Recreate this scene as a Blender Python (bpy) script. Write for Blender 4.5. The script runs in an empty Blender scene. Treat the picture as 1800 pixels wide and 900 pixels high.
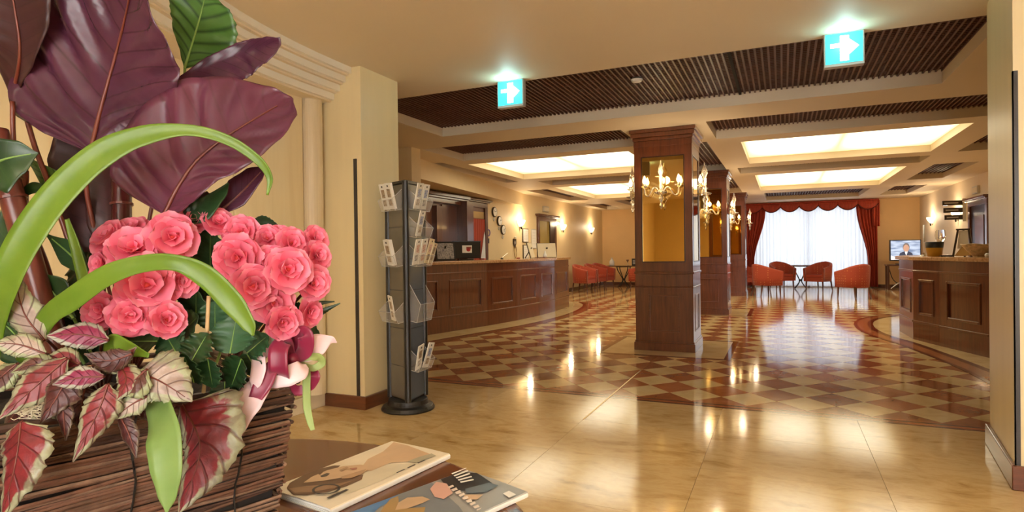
import bpy, math, random
from mathutils import Vector, Matrix
random.seed(7)
S = bpy.context.scene
COL = S.collection
PI = math.pi
rad = math.radians

# ------------------------------------------------------------ camera
CAM_H = 1.25
F_PX = 1049.0
_y, _p, _r = rad(24.39), rad(-0.361), rad(-0.755)
FWD = Vector((-math.sin(_y)*math.cos(_p), math.cos(_y)*math.cos(_p), math.sin(_p)))
_r0 = Vector((math.cos(_y), math.sin(_y), 0)); _u0 = _r0.cross(FWD)
RGT = _r0*math.cos(_r) + _u0*math.sin(_r)
UPV = _u0*math.cos(_r) - _r0*math.sin(_r)
cd = bpy.data.cameras.new('camera'); cam = bpy.data.objects.new('camera', cd); COL.objects.link(cam)
cd.sensor_width = 36.0; cd.lens = F_PX/1800*36.0; cd.clip_start = 0.02; cd.clip_end = 200
cam.matrix_world = Matrix(((RGT.x, UPV.x, -FWD.x, 0), (RGT.y, UPV.y, -FWD.y, 0), (RGT.z, UPV.z, -FWD.z, CAM_H), (0, 0, 0, 1)))
S.camera = cam
CAM = Vector((0, 0, CAM_H))

# ------------------------------------------------------------ world, lights, exposure
S.view_settings.view_transform = 'Standard'; S.view_settings.look = 'None'
S.view_settings.exposure = 1.0; S.view_settings.gamma = 1.0; S.view_settings.use_curve_mapping = False
w = bpy.data.worlds.new('overcast_sky'); S.world = w; w.use_nodes = True
w.node_tree.nodes['Background'].inputs[0].default_value = (0.80, 0.90, 1.0, 1)
w.node_tree.nodes['Background'].inputs[1].default_value = 0.35

def area(name, loc, rot, sx, sy, power, col):
    l = bpy.data.lights.new(name, 'AREA'); l.shape = 'RECTANGLE'; l.size = sx; l.size_y = sy
    l.energy = power; l.color = col
    o = bpy.data.objects.new(name, l); o.location = loc; o.rotation_euler = rot; COL.objects.link(o)
    return o
# daylight behind the sheer curtain of the lounge window, and through the glazed entrance behind the camera
area('window_daylight', (0.82, 22.35, 1.5), (rad(-90), 0, 0), 3.4, 2.6, 23, (0.90, 0.96, 1.0))
area('entrance_daylight', (1.35, -3.25, 1.45), (rad(90), 0, 0), 3.2, 2.3, 125, (1.0, 0.96, 0.90))
def spot(name, loc, power, col=(1.0, 0.84, 0.62), ang=150, r=.06):
    l = bpy.data.lights.new(name, 'SPOT'); l.energy = power; l.color = col; l.spot_size = rad(ang); l.spot_blend = .9
    l.shadow_soft_size = r
    o = bpy.data.objects.new(name, l); o.location = loc; COL.objects.link(o); return o
FILL_SPOTS = [(-2.2, 1.6), (-0.4, 2.4), (1.4, 1.6), (-1.6, -1.2), (0.8, -1.2), (-2.3, 2.7), (0.9, 2.5)]
for i, (x, y) in enumerate(FILL_SPOTS):
    spot('entrance_fill_beam', (x, y, 2.70), 15)  # warm fill beams added above the entrance, out of view

# ------------------------------------------------------------ helpers
def PX(u, v, d):
    """world point on the sight line of photo pixel (u, v) at depth d in metres"""
    return CAM + (FWD + RGT*((u-900)/F_PX) + UPV*((450-v)/F_PX))*d

def tag(o, label=None, cat=None, group=None, kind=None):
    if label: o['label'] = label
    if cat: o['category'] = cat
    if group: o['group'] = group
    if kind: o['kind'] = kind
    return o

def thing(name, label, cat, loc=(0, 0, 0), rz=0, group=None):
    o = bpy.data.objects.new(name, None); COL.objects.link(o)
    o.empty_display_size = .1
    o.location = loc; o.rotation_euler = (0, 0, rz)
    return tag(o, label, cat, group)

def kids(o): return [c for c in COL.objects if c.parent == o]
def copy_tree(o, loc=None, rz=None, label=None, parent=None, ch=None):
    if ch is None:
        ch = {}
        for q in COL.objects:
            if q.parent: ch.setdefault(q.parent.name, []).append(q)
    c = o.copy(); COL.objects.link(c)
    if parent: c.parent = parent
    if loc is not None: c.location = loc
    if rz is not None: c.rotation_euler = (0, 0, rz)
    if label: c['label'] = label
    for k in ch.get(o.name, []): copy_tree(k, parent=c, ch=ch)
    return c

class MB:
    def __init__(s): s.v = []; s.f = []; s.uv = None
    def add(s, vs, fs):
        n = len(s.v); s.v += [tuple(p) for p in vs]; s.f += [tuple(i+n for i in f) for f in fs]; return s
    def box(s, x0, y0, z0, x1, y1, z1):
        return s.add([(x0,y0,z0),(x1,y0,z0),(x1,y1,z0),(x0,y1,z0),(x0,y0,z1),(x1,y0,z1),(x1,y1,z1),(x0,y1,z1)],
                     [(3,2,1,0),(4,5,6,7),(0,1,5,4),(1,2,6,5),(2,3,7,6),(3,0,4,7)])
    def bar(s, a, b, w, h, up=(0,0,1)):
        a = Vector(a); b = Vector(b); t = (b-a).normalized(); x = t.cross(Vector(up)).normalized(); y = x.cross(t)
        P = []
        for q in (a, b):
            for i, j in ((-1,-1),(1,-1),(1,1),(-1,1)): P.append(q+x*(i*w/2)+y*(j*h/2))
        return s.add(P, [(3,2,1,0),(4,5,6,7),(0,1,5,4),(1,2,6,5),(2,3,7,6),(3,0,4,7)])
    def prism(s, poly, z0, z1):
        n = len(poly)
        return s.add([(x,y,z0) for x,y in poly]+[(x,y,z1) for x,y in poly],
                     [tuple(range(n-1,-1,-1)), tuple(range(n,2*n))]+[(i,(i+1)%n,n+(i+1)%n,n+i) for i in range(n)])
    def quad(s, a, b, c, d): return s.add([a,b,c,d], [(0,1,2,3)])
    def grid(s, P, wrap=False):
        nu = len(P); nv = len(P[0]); fs = []
        for i in range(nu-1):
            for j in range(nv if wrap else nv-1):
                k = (j+1) % nv
                fs.append((i*nv+j, i*nv+k, (i+1)*nv+k, (i+1)*nv+j))
        return s.add([p for row in P for p in row], fs)
    def tube(s, pts, r, n=8, caps=True):
        pts = [Vector(p) for p in pts]; m = len(pts)
        rs = r if isinstance(r, (list, tuple)) else [r]*m
        up = None; rows = []
        for i, p in enumerate(pts):
            t = (pts[min(i+1,m-1)]-pts[max(i-1,0)])
            t = t.normalized() if t.length > 1e-9 else Vector((0,0,1))
            if up is None: up = Vector((0,0,1)) if abs(t.z) < .9 else Vector((1,0,0))
            x = t.cross(up); x = x.normalized() if x.length > 1e-6 else t.orthogonal().normalized()
            y = x.cross(t).normalized(); up = y
            rows.append([p+(x*math.cos(2*PI*k/n)+y*math.sin(2*PI*k/n))*rs[i] for k in range(n)])
        b = len(s.v); s.grid(rows, True)
        if caps: s.f += [tuple(b+k for k in range(n)), tuple(b+(m-1)*n+k for k in range(n-1,-1,-1))]
        return s
    def lathe(s, prof, n=16, c=(0,0,0), caps=True):
        rows = [[(c[0]+r*math.cos(2*PI*k/n), c[1]+r*math.sin(2*PI*k/n), c[2]+z) for k in range(n)] for r, z in prof]
        b = len(s.v); s.grid(rows, True)
        if caps: s.f += [tuple(b+k for k in range(n-1,-1,-1)), tuple(b+(len(prof)-1)*n+k for k in range(n))]
        return s
    def build(s, name, m, parent=None, smooth=False, bevel=0, solid=0, sub=0, kind=None, bseg=2):
        me = bpy.data.meshes.new(name); me.from_pydata(s.v, [], s.f)
        if s.uv:
            ul = me.uv_layers.new(name='UVMap')
            for lp in me.loops: ul.data[lp.index].uv = s.uv[lp.vertex_index]
        me.materials.append(m)
        if smooth: me.polygons.foreach_set('use_smooth', [True]*len(me.polygons))
        me.update()
        o = bpy.data.objects.new(name, me); COL.objects.link(o)
        if parent: o.parent = parent
        if solid:
            q = o.modifiers.new('solidify', 'SOLIDIFY'); q.thickness = solid; q.offset = 0
        if sub:
            q = o.modifiers.new('subsurf', 'SUBSURF'); q.levels = sub; q.render_levels = sub
        if bevel:
            q = o.modifiers.new('bevel', 'BEVEL'); q.width = bevel; q.segments = bseg; q.limit_method = 'ANGLE'
        if kind: o['kind'] = kind
        return o

def struct(name, mb, m, parent=None, **k):
    o = mb.build(name, m, parent, **k)
    if not parent: o['kind'] = 'structure'
    return o

def spline(pts, n):
    """Catmull-Rom through pts (tuples of any length), n+1 samples"""
    P = [Vector(p) for p in pts]; m = len(P)-1; out = []
    if m == 1: return [P[0].lerp(P[1], i/n) for i in range(n+1)]
    for i in range(n+1):
        t = i/n*m; k = min(int(t), m-1); f = t-k
        p1, p2 = P[k], P[k+1]
        p0 = P[k-1] if k > 0 else p1*2-p2
        p3 = P[k+2] if k+2 <= m else p2*2-p1
        out.append(.5*((2*p1)+(p2-p0)*f+(2*p0-5*p1+4*p2-p3)*f*f+(3*p1-p0-3*p2+p3)*f**3))
    return out

def lerp1(tab, t):
    for (a, x), (b, y) in zip(tab, tab[1:]):
        if t <= b:
            f = (t-a)/(b-a) if b > a else 0
            f = f*f*(3-2*f)*.5+f*.5
            return x+(y-x)*f
    return tab[-1][1]

# ------------------------------------------------------------ materials
class NT:
    def __init__(s, name):
        s.m = bpy.data.materials.new(name); s.m.use_nodes = True
        s.t = s.m.node_tree; s.b = s.t.nodes['Principled BSDF']; s.out = s.t.nodes['Material Output']
    def n(s, kind, **k):
        x = s.t.nodes.new(kind)
        for a, v in k.items(): setattr(x, a, v)
        return x
    def l(s, a, b): s.t.links.new(a, b)
    def noise(s, scale, detail=4, stretch=(1,1,1), coord='Object', dist=0, rough=.5):
        tc = s.n('ShaderNodeTexCoord'); mp = s.n('ShaderNodeMapping'); mp.inputs['Scale'].default_value = stretch
        nz = s.n('ShaderNodeTexNoise'); nz.inputs['Scale'].default_value = scale; nz.inputs['Detail'].default_value = detail
        nz.inputs['Distortion'].default_value = dist; nz.inputs['Roughness'].default_value = rough
        s.l(tc.outputs[coord], mp.inputs[0]); s.l(mp.outputs[0], nz.inputs['Vector']); return nz.outputs['Fac']
    def ramp(s, fac, stops):
        r = s.n('ShaderNodeValToRGB'); e = r.color_ramp.elements
        while len(e) < len(stops): e.new(.5)
        for x, (p, c) in zip(e, stops): x.position = p; x.color = (*c, 1) if len(c) == 3 else c
        s.l(fac, r.inputs[0]); return r.outputs[0]
    def mix(s, fac, a, b, mode='MIX'):
        x = s.n('ShaderNodeMix', data_type='RGBA', blend_type=mode)
        for i, v in ((0, fac), (6, a), (7, b)):
            if hasattr(v, 'is_linked') or isinstance(v, bpy.types.NodeSocket): s.l(v, x.inputs[i])
            elif i: x.inputs[i].default_value = (*v, 1)
            else: x.inputs[0].default_value = v
        return x.outputs[2]
    def math(s, op, a, b=0.0, c=None):
        x = s.n('ShaderNodeMath', operation=op)
        for i, v in enumerate((a, b) if c is None else (a, b, c)):
            if isinstance(v, bpy.types.NodeSocket): s.l(v, x.inputs[i])
            else: x.inputs[i].default_value = v
        return x.outputs[0]
    def bump(s, h, strength=.2, dist=.01):
        b = s.n('ShaderNodeBump'); b.inputs['Strength'].default_value = strength; b.inputs['Distance'].default_value = dist
        s.l(h, b.inputs['Height']); s.l(b.outputs[0], s.b.inputs['Normal'])
    def set(s, **k):
        for a, v in k.items():
            i = s.b.inputs[a.replace('_', ' ')]
            if isinstance(v, bpy.types.NodeSocket): s.l(v, i)
            elif isinstance(v, tuple) and len(v) == 3 and i.type == 'RGBA': i.default_value = (*v, 1)
            else: i.default_value = v
        return s

def mat(name, c, r=.5, metal=0, coat=0, var=.12, scale=6, stretch=(1,1,1), spec=.5, bump=0, bscale=None, trans=0, **k):
    t = NT(name)
    if var:
        f = t.noise(scale, 4, stretch)
        t.set(Base_Color=t.ramp(f, [(.3, tuple(x*(1-var) for x in c)), (.7, tuple(min(1, x*(1+var)) for x in c))]))
    else: t.set(Base_Color=c)
    t.set(Roughness=r, Metallic=metal, Coat_Weight=coat, Specular_IOR_Level=spec)
    if coat: t.set(Coat_Roughness=.06)
    if trans: t.set(Transmission_Weight=trans)
    if bump: t.bump(t.noise(bscale or scale*6, 3, stretch), bump, .004)
    for a, v in k.items(): t.set(**{a: v})
    return t.m

def emat(name, c, strength, base=None):
    t = NT(name); t.set(Base_Color=base or c, Emission_Color=c, Emission_Strength=strength, Roughness=.5); return t.m

def wood(name, dark, light, rough=.3, coat=.5, stretch=(14, 14, 1.2), scale=2.2):
    t = NT(name)
    f = t.noise(scale, 6, stretch, dist=.6, rough=.6)
    t.set(Base_Color=t.ramp(f, [(.3, dark), (.72, light)]), Roughness=rough, Coat_Weight=coat, Coat_Roughness=.08)
    t.bump(f, .04, .002); return t.m

def stone(name, cols, scale=2.2, rough=.06, stretch=(1, 1, 1), rnd=.12, spec=.5):
    """polished veined stone; each piece shifts its veins and tone by its own random number"""
    t = NT(name)
    tc = t.n('ShaderNodeTexCoord'); oi = t.n('ShaderNodeObjectInfo'); geo = t.n('ShaderNodeNewGeometry')
    mp = t.n('ShaderNodeMapping'); mp.inputs['Scale'].default_value = stretch
    ad = t.n('ShaderNodeVectorMath', operation='ADD'); sc = t.n('ShaderNodeVectorMath', operation='SCALE'); sc.inputs[3].default_value = 40
    cb = t.n('ShaderNodeCombineXYZ')
    for i in range(3): t.l(oi.outputs['Random'], cb.inputs[i])
    t.l(cb.outputs[0], sc.inputs[0]); t.l(geo.outputs['Position'], ad.inputs[0]); t.l(sc.outputs[0], ad.inputs[1]); t.l(ad.outputs[0], mp.inputs[0])
    nz = t.n('ShaderNodeTexNoise'); nz.inputs['Scale'].default_value = scale; nz.inputs['Detail'].default_value = 8
    nz.inputs['Roughness'].default_value = .62; nz.inputs['Distortion'].default_value = 0.35
    t.l(mp.outputs[0], nz.inputs['Vector'])
    c = t.ramp(nz.outputs['Fac'], cols)
    hv = t.n('ShaderNodeHueSaturation'); t.l(c, hv.inputs['Color'])
    t.l(t.math('MULTIPLY_ADD', oi.outputs['Random'], rnd*2, 1-rnd), hv.inputs['Value'])
    t.set(Base_Color=hv.outputs[0], Roughness=rough, Specular_IOR_Level=spec)
    return t.m

M = {}
M['wall'] = mat('cream_wall_paint', (.80, .64, .38), .55, var=.03, scale=2, bump=.03, bscale=90)
M['wall_peach'] = mat('peach_wall_paint', (.80, .54, .26), .6, var=.03, scale=2)
M['wall_pale'] = mat('pale_wall_paint', (.80, .68, .50), .6, var=.03, scale=2)
M['pier'] = mat('cream_pier_plaster', (.82, .68, .40), .38, var=.03, scale=3, stretch=(3, 3, .3))
M['ceil'] = mat('cream_ceiling_paint', (.80, .68, .50), .6, var=.02, scale=1)
M['ceil_white'] = mat('white_coffer_paint', (.84, .79, .68), .6, var=.02, scale=1)
M['wood'] = wood('cherry_wood_lacquer', (.085, .020, .006), (.185, .048, .013), .28, .8)
M['wood_dark'] = wood('dark_cherry_wood_lacquer', (.060, .015, .006), (.125, .033, .011), .28, .8)
M['wood_base'] = wood('cherry_baseboard_wood', (.10, .028, .010), (.19, .055, .018), stretch=(2, 2, 16))
M['grille'] = mat('dark_grille_wood', (.115, .040, .026), .45, var=.2, scale=5)
M['black_void'] = mat('dark_void_board', (.012, .008, .007), .9, var=.1)
M['black'] = mat('black_metal', (.015, .014, .014), .35, var=.1)
M['dark_grey'] = mat('charcoal_panel', (.075, .10, .135), .3, var=.06)
M['chrome'] = mat('chrome_metal', (.75, .74, .72), .15, metal=1, var=.03)
M['brass'] = mat('brass_metal', (.45, .30, .12), .25, metal=1, var=.05)
M['white'] = mat('white_paper', (.85, .84, .80), .5, var=.02)
t = NT('lit_coffer_diffuser')            # opal panel with two fluorescent tubes behind it
tc = t.n('ShaderNodeTexCoord'); sx = t.n('ShaderNodeSeparateXYZ'); t.l(tc.outputs['Generated'], sx.inputs[0])
fx = t.math('POWER', t.math('ABSOLUTE', t.math('SINE', t.math('MULTIPLY', sx.outputs[0], 2*PI))), .6); fy = t.math('POWER', t.math('SINE', t.math('MULTIPLY', sx.outputs[1], PI)), .8)
ff = t.math('MULTIPLY', fx, fy)
t.set(Base_Color=(.8, .75, .6), Emission_Color=t.ramp(ff, [(.1, (1.0, .78, .38)), (.7, (1.0, .92, .68))]), Emission_Strength=t.math('MULTIPLY_ADD', ff, 1.55, .55)); M['light_panel'] = t.m
M['travertine'] = stone('polished_travertine', [(.28, (.34, .19, .06)), (.42, (.54, .36, .15)), (.52, (.62, .44, .21)), (.60, (.56, .38, .17)), (.78, (.70, .53, .29))], 3.4, .11, (1, 2.2, 1), .07)
M['cream_tile'] = stone('cream_marble_tile', [(.25, (.56, .39, .17)), (.5, (.70, .53, .27)), (.85, (.76, .61, .36))], 4, .085, rnd=.1)
M['red_tile'] = stone('red_marble_tile', [(.25, (.26, .085, .030)), (.5, (.36, .13, .048)), (.85, (.45, .19, .085))], 5, .085, rnd=.2)
M['dark_tile'] = stone('dark_red_marble_band', [(.25, (.10, .025, .012)), (.8, (.17, .055, .028))], 5, .07)
M['grout'] = mat('floor_grout', (.30, .17, .07), .5, var=.1)
# ============================================================ THE SETTING
ZC, ZG = 2.76, 2.87            # soffit level, grille level
# ---- floor: bed + pieces
fl = MB().box(-6.4, -3.4, -.12, 4.2, 22.0, -.004)
floor = struct('floor', fl, M['grout'])
def piece_mesh(name, poly, m, t=.012, gap=.0015):
    cx = sum(p[0] for p in poly)/len(poly); cy = sum(p[1] for p in poly)/len(poly)
    q = []
    for x, y in poly:
        d = math.hypot(x-cx, y-cy); k = (d-gap*1.5)/d; q.append(((x-cx)*k, (y-cy)*k))
    n = len(q)
    me = bpy.data.meshes.new(name)
    me.from_pydata([(x, y, -t) for x, y in q]+[(x, y, 0) for x, y in q], [], [tuple(range(n, 2*n))]+[(i, (i+1) % n, n+(i+1) % n, n+i) for i in range(n)])
    me.materials.append(m); return me
def put(name, me, x, y, z=0, parent=None, rz=0):
    o = bpy.data.objects.new(name, me); COL.objects.link(o); o.parent = parent; o.location = (x, y, z); o.rotation_euler = (0, 0, rz); return o
# entrance slabs: joints found at y 4.24 and x -1.36
SX, SY = .92, .708
slab = piece_mesh('floor_slab', [(0, 0), (SX, 0), (SX, SY), (0, SY)], M['travertine'], gap=.0009)
for i in range(-3, 6):
    for j in range(0, 7):
        x = -1.36+i*SX; y = 4.244+SY-(j+1)*SY
        if x+SX < -4.2 or x > 3.8: continue
        put('floor_slab', slab, x+SX/2, y+SY/2, 0, floor)
rest = MB().prism([(-4.12, -3.0), (3.6, -3.0), (3.6, 4.244-6*SY), (-4.12, 4.244-6*SY)], -.012, -.0005)
rest.build('floor_slab_field', M['travertine'], floor)
# border bands at the checker's near edge
YB = 4.952
for y0, y1, m in ((YB, YB+.035, 'dark_tile'), (YB+.035, YB+.085, 'red_tile'), (YB+.085, YB+.115, 'dark_tile'), (YB+.115, YB+.150, 'red_tile')):
    me = piece_mesh('border_strip', [(0, 0), (1.2, 0), (1.2, y1-y0), (0, y1-y0)], M[m], gap=.0)
    for i in range(7): put('border_strip', me, -5.2+i*1.2+.6, (y0+y1)/2, 0, floor)
# curves that bound the checker
LCURVE = [(-4.62, 6.75), (-4.53, 7.4), (-4.36, 8.1), (-4.13, 9.0), (-3.98, 9.9), (-3.92, 10.8), (-3.94, 11.7), (-4.06, 12.6), (-4.25, 13.4), (-4.6, 14.1)]
RCURVE = [(1.95, 6.2), (1.93, 6.9), (1.86, 7.6), (1.70, 8.5), (1.56, 9.2), (1.36, 9.9), (1.28, 10.7), (1.36, 11.6), (1.6, 12.3), (2.0, 12.9)]
LC = spline(LCURVE, 60); RC = spline(RCURVE, 60)
def curve_x(C, y):
    for a, b in zip(C, C[1:]):
        if a[1] <= y <= b[1]: return a[0]+(b[0]-a[0])*(y-a[1])/(b[1]-a[1]+1e-9)
    return None
AP = [(-2.06, 7.16, -.62, 8.55), (-2.06, 11.95, -.62, 13.35), (-2.06, 16.75, -.62, 18.15)]   # cream aprons round the pillars
DX, DY = .430, .465
dia = [(0, -DY/2), (DX/2, 0), (0, DY/2), (-DX/2, 0)]
meL = piece_mesh('floor_tile', dia, M['cream_tile']); meR = piece_mesh('floor_tile', dia, M['red_tile'])
halfR = piece_mesh('floor_tile', [(-DX/2, 0), (DX/2, 0), (0, DY/2)], M['red_tile'])
Y0 = YB+.150
tiles = []
for r in range(0, 74):
    for c in range(-13, 12):
        # light rows start with their lower tip on the border, red rows lie half a step over
        x = -.70+c*DX+(DX/2 if r % 2 else 0); y = Y0+DY/2+r*DY/2
        for light in (True,):
            tiles.append((x, y, r, c))
far_l, far_r = MB(), MB()
near = []
for x, y, r, c in tiles:
    lx = curve_x(LC, y); rx = curve_x(RC, y)
    if x < (lx if lx is not None else (-4.6 if y < 7 else -6.0)): continue
    if x > (rx if rx is not None else (2.05 if y < 7 else 3.6)): continue
    if y > 21.4: continue
    if any(a+.12 < x < b2-.12 and b+.12 < y < d-.12 for a, b, b2, d in AP): continue
    near.append((x, y, r % 2))
near.sort(key=lambda t: t[1])
# a rhombus lattice: rows alternate cream and red
n_ind = 0
for x, y, red in near:
    if n_ind < 300:
        put('floor_tile', meR if red else meL, x, y, 0, floor); n_ind += 1
    else:
        (far_r if red else far_l).prism([(x+a*.988, y+b*.988) for a, b in dia], -.012, 0)
far_l.build('far_cream_tiles', M['cream_tile'], floor, kind='stuff'); far_r.build('far_red_tiles', M['red_tile'], floor, kind='stuff')
for c in range(-9, 7): put('floor_tile', halfR, -.70+DX/2+c*DX, Y0+DY/6, 0, floor)
# inlaid curved bands (a hair proud of the tiles) and cream field along the counters
def ribbon(C, o0, o1, z):
    b = MB(); P = []
    for i, p in enumerate(C):
        a = C[max(i-1, 0)]; q = C[min(i+1, len(C)-1)]; t = Vector((q[0]-a[0], q[1]-a[1])).normalized(); n = Vector((t.y, -t.x))
        P.append([(p[0]+n.x*o0, p[1]+n.y*o0, z), (p[0]+n.x*o1, p[1]+n.y*o1, z)])
    return b.grid(P)
ribbon(LC, .0, -1.2, .0012).build('cream_apron', M['cream_tile'], floor)
ribbon(LC, .05, -.02, .0024).build('border_curve', M['dark_tile'], floor)
ribbon(LC, .20, .05, .0020).build('border_curve', M['red_tile'], floor)
ribbon(RC, .0, 1.2, .0012).build('cream_apron', M['cream_tile'], floor)
ribbon(RC, -.20, -.06, .0020).build('border_curve', M['red_tile'], floor)
ribbon(RC, -.06, .02, .0024).build('border_curve', M['dark_tile'], floor)
ribbon(RC, -.25, -.20, .0024).build('border_curve', M['dark_tile'], floor)
for a, b, c, d in AP:
    put('apron_slab', piece_mesh('apron_slab', [(a, b), (c, b), (c, d), (a, d)], M['cream_tile'], .01), (a+c)/2, (b+d)/2, .0012, floor)
    e = MB()
    for x0, y0, x1, y1 in ((a-.07, b-.07, c+.07, b), (a-.07, d, c+.07, d+.07), (a-.07, b, a, d), (c, b, c+.07, d)): e.box(x0, y0, -.01, x1, y1, .0016)
    e.build('apron_border', M['dark_tile'], floor)
jl = MB().box(-1.366, 4.25, -.01, -1.354, 7.16, .0020); jl.build('brass_joint', M['brass'], floor)

# ---- ceiling slab with recesses
H = [('g', -4.0, 4.86, 1.36, 6.69), ('g', -4.75, 7.37, -1.83, 8.6), ('g', -.81, 7.37, 2.5, 8.6),
     ('l', -4.88, 9.0, -2.12, 11.4), ('l', -.52, 9.0, 2.15, 11.37), ('g', -4.75, 11.85, -1.95, 12.75), ('g', -.75, 11.85, 2.25, 12.75),
     ('l', -4.88, 13.2, -2.12, 16.7), ('l', -.50, 13.2, 2.13, 16.75), ('g', -1.66, 8.75, -.95, 12.1), ('g', -1.66, 13.4, -.95, 16.9),
     ('g', 2.55, 9.2, 3.22, 11.6), ('g', 2.55, 13.17, 3.22, 15.9), ('g', 2.55, 17.4, 3.22, 20.0), ('g', -5.46, 8.6, -5.16, 11.75),
     ('g', -5.72, 13.5, -5.16, 16.9), ('g', -5.80, 18.6, -5.2, 21.2), ('g', -4.6, 17.6, -2.1, 20.2), ('g', -.44, 17.6, 2.05, 20.2)]
DEP = {'g': ZG+.06, 'l': ZC+.11}
xs = sorted({-6.4, 4.2}|{h[1] for h in H}|{h[3] for h in H}); ys = sorted({-3.4, 22.0}|{h[2] for h in H}|{h[4] for h in H})
cb = MB()
for x0, x1 in zip(xs, xs[1:]):
    for y0, y1 in zip(ys, ys[1:]):
        mx, my = (x0+x1)/2, (y0+y1)/2
        if not any(h[1] < mx < h[3] and h[2] < my < h[4] for h in H): cb.quad((x0, y0, ZC), (x0, y1, ZC), (x1, y1, ZC), (x1, y0, ZC))
for k, x0, y0, x1, y1 in H:
    z = DEP[k]
    cb.quad((x0, y0, ZC), (x1, y0, ZC), (x1, y0, z), (x0, y0, z)); cb.quad((x0, y1, ZC), (x0, y1, z), (x1, y1, z), (x1, y1, ZC))
    cb.quad((x0, y0, ZC), (x0, y0, z), (x0, y1, z), (x0, y1, ZC)); cb.quad((x1, y0, ZC), (x1, y1, ZC), (x1, y1, z), (x1, y0, z))
ceiling = struct('ceiling', cb, M['ceil'])
lid = MB().box(-6.4, -3.4, 2.99, 4.2, 22.0, 3.05); lid.build('roof_slab', M['ceil'], ceiling)
for k, x0, y0, x1, y1 in H:
    if k == 'g':
        MB().quad((x0, y0, ZG+.055), (x0, y1, ZG+.055), (x1, y1, ZG+.055), (x1, y0, ZG+.055)).build('grille_backing', M['black_void'], ceiling)
        st = .05 if y0 < 8 else .07
        g = MB(); n = int((x1-x0)/st)
        for i in range(n+1):
            x = x0+(x1-x0)*i/n; g.box(max(x-.008, x0), y0, ZG, min(x+.008, x1), y1, ZG+.045)
        n = int((y1-y0)/st)
        for i in range(1, n):
            y = y0+(y1-y0)*i/n; g.box(x0, y-.006, ZG+.010, x1, y+.006, ZG+.045)
        g.build('wood_grille', M['grille'], ceiling, kind='stuff')
        if y0 < 5:
            MB().box(-.40, y0, ZG-.006, -.375, y1, ZG+.04).build('grille_joint', M['black_void'], ceiling)
    else:
        MB().quad((x0, y0, ZC+.109), (x0, y1, ZC+.109), (x1, y1, ZC+.109), (x1, y0, ZC+.109)).build('light_panel', M['light_panel'], ceiling)

# ---- walls
def wallbox(name, x0, y0, x1, y1, m, z0=0, z1=ZC, parent=None): return struct(name, MB().box(x0, y0, z0, x1, y1, z1), M[m], parent)
wl = wallbox('wall_left', -6.3, 7.35, -6.1, 21.6, 'wall')
wallbox('wall_left_return', -6.3, 7.12, -4.77, 7.35, 'wall')
wb = MB().box(-6.3, 21.6, 0, -.98, 21.75, ZC).box(2.52, 21.6, 0, 4.0, 21.75, ZC).box(-.98, 21.6, 2.6, 2.52, 21.75, ZC)
wall_back = struct('wall_back', wb, M['wall_peach'])
wallbox('wall_right', 3.8, 4.7, 4.0, 21.6, 'wall_pale')
wallbox('wall_left_inner', -6.3, 4.3, -3.55, 4.45, 'wall')     # closes the hall behind the left pier
wallbox('wall_left_side', -6.3, 4.45, -6.15, 7.12, 'wall')
wallbox('wall_entrance_left', -3.70, -3.2, -3.50, 3.87, 'wall')
wallbox('wall_entrance_right', 3.4, -3.2, 3.6, 3.84, 'wall')
be = MB().box(-3.6, -3.2, 0, -.35, -3.05, ZC).box(3.05, -3.2, 0, 3.6, -3.05, ZC).box(-.35, -3.2, 2.5, 3.05, -3.05, ZC)
struct('wall_entrance', be, M['wall'])
# bulkhead over the reception
BH = [(-5.20, 7.35), (-5.24, 8.08), (-5.48, 9.9), (-5.75, 11.9), (-6.04, 14.0), (-6.1, 14.0), (-6.1, 7.35)]
struct('trim_1', MB().prism(BH, 2.44, ZC), M['wall'])
for q in (ceiling,): pass
# piers that frame the entrance
wallbox('wall_pier_left', -3.50, 3.87, -3.07, 4.38, 'pier')
struct('wall_pier_right', MB().prism([(1.079, 3.84), (3.8, 3.84), (3.8, 4.66), (1.182, 4.66)], 0, ZC), M['pier'])
def baseboard(name, pts, h=.10, t=.022, side=1):
    b = MB()
    for (xa, ya), (xb, yb) in zip(pts, pts[1:]):
        d = Vector((xb-xa, yb-ya)).normalized(); n = Vector((d.y, -d.x))*side
        q = [(xa, ya), (xb, yb), (xb+n.x*t+d.x*t, yb+n.y*t+d.y*t), (xa+n.x*t-d.x*t, ya+n.y*t-d.y*t)]
        b.prism(q if side < 0 else q[::-1], 0, h)
        b.prism([(x, y) for x, y in (q if side < 0 else q[::-1])], h, h+.006)
    return struct(name, b, M['wood_base'], bevel=.004)
baseboard('baseboard_left', [(-3.50, 3.87), (-3.07, 3.87), (-3.07, 4.38)])
br = MB().prism([(1.057, 3.818), (1.079, 3.84), (1.182, 4.66), (1.160, 4.68)], 0, .125).prism([(1.057, 3.818), (3.4, 3.818), (3.4, 3.84), (1.079, 3.84)], 0, .125)
struct('baseboard_right', br, M['wood_base'], bevel=.005)
struct('baseboard_back', MB().box(-6.1, 21.58, 0, -.98, 21.6, .1).box(2.52, 21.58, 0, 3.8, 21.6, .1), M['wood_dark'])
struct('baseboard_wall_left', MB().box(-6.1, 13.4, 0, -6.08, 15.1, .1).box(-6.1, 16.5, 0, -6.08, 21.58, .1), M['wood_dark'])
struct('baseboard_wall_right', MB().box(3.78, 4.7, 0, 3.8, 14.9, .1).box(3.78, 16.3, 0, 3.8, 21.58, .1), M['wood_dark'])
# corner guards on the piers
M['guard'] = mat('dark_corner_guard', (.035, .027, .022), .3, var=.05)
struct('trim_2', MB().box(-3.145, 3.862, .10, -3.115, 3.87, 2.02), M['guard'])
struct('trim_3', MB().box(1.075, 3.834, .125, 1.098, 3.84, 2.14).box(1.075, 3.834, .125, 1.0795, 3.846, 2.14), M['guard'])
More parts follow.
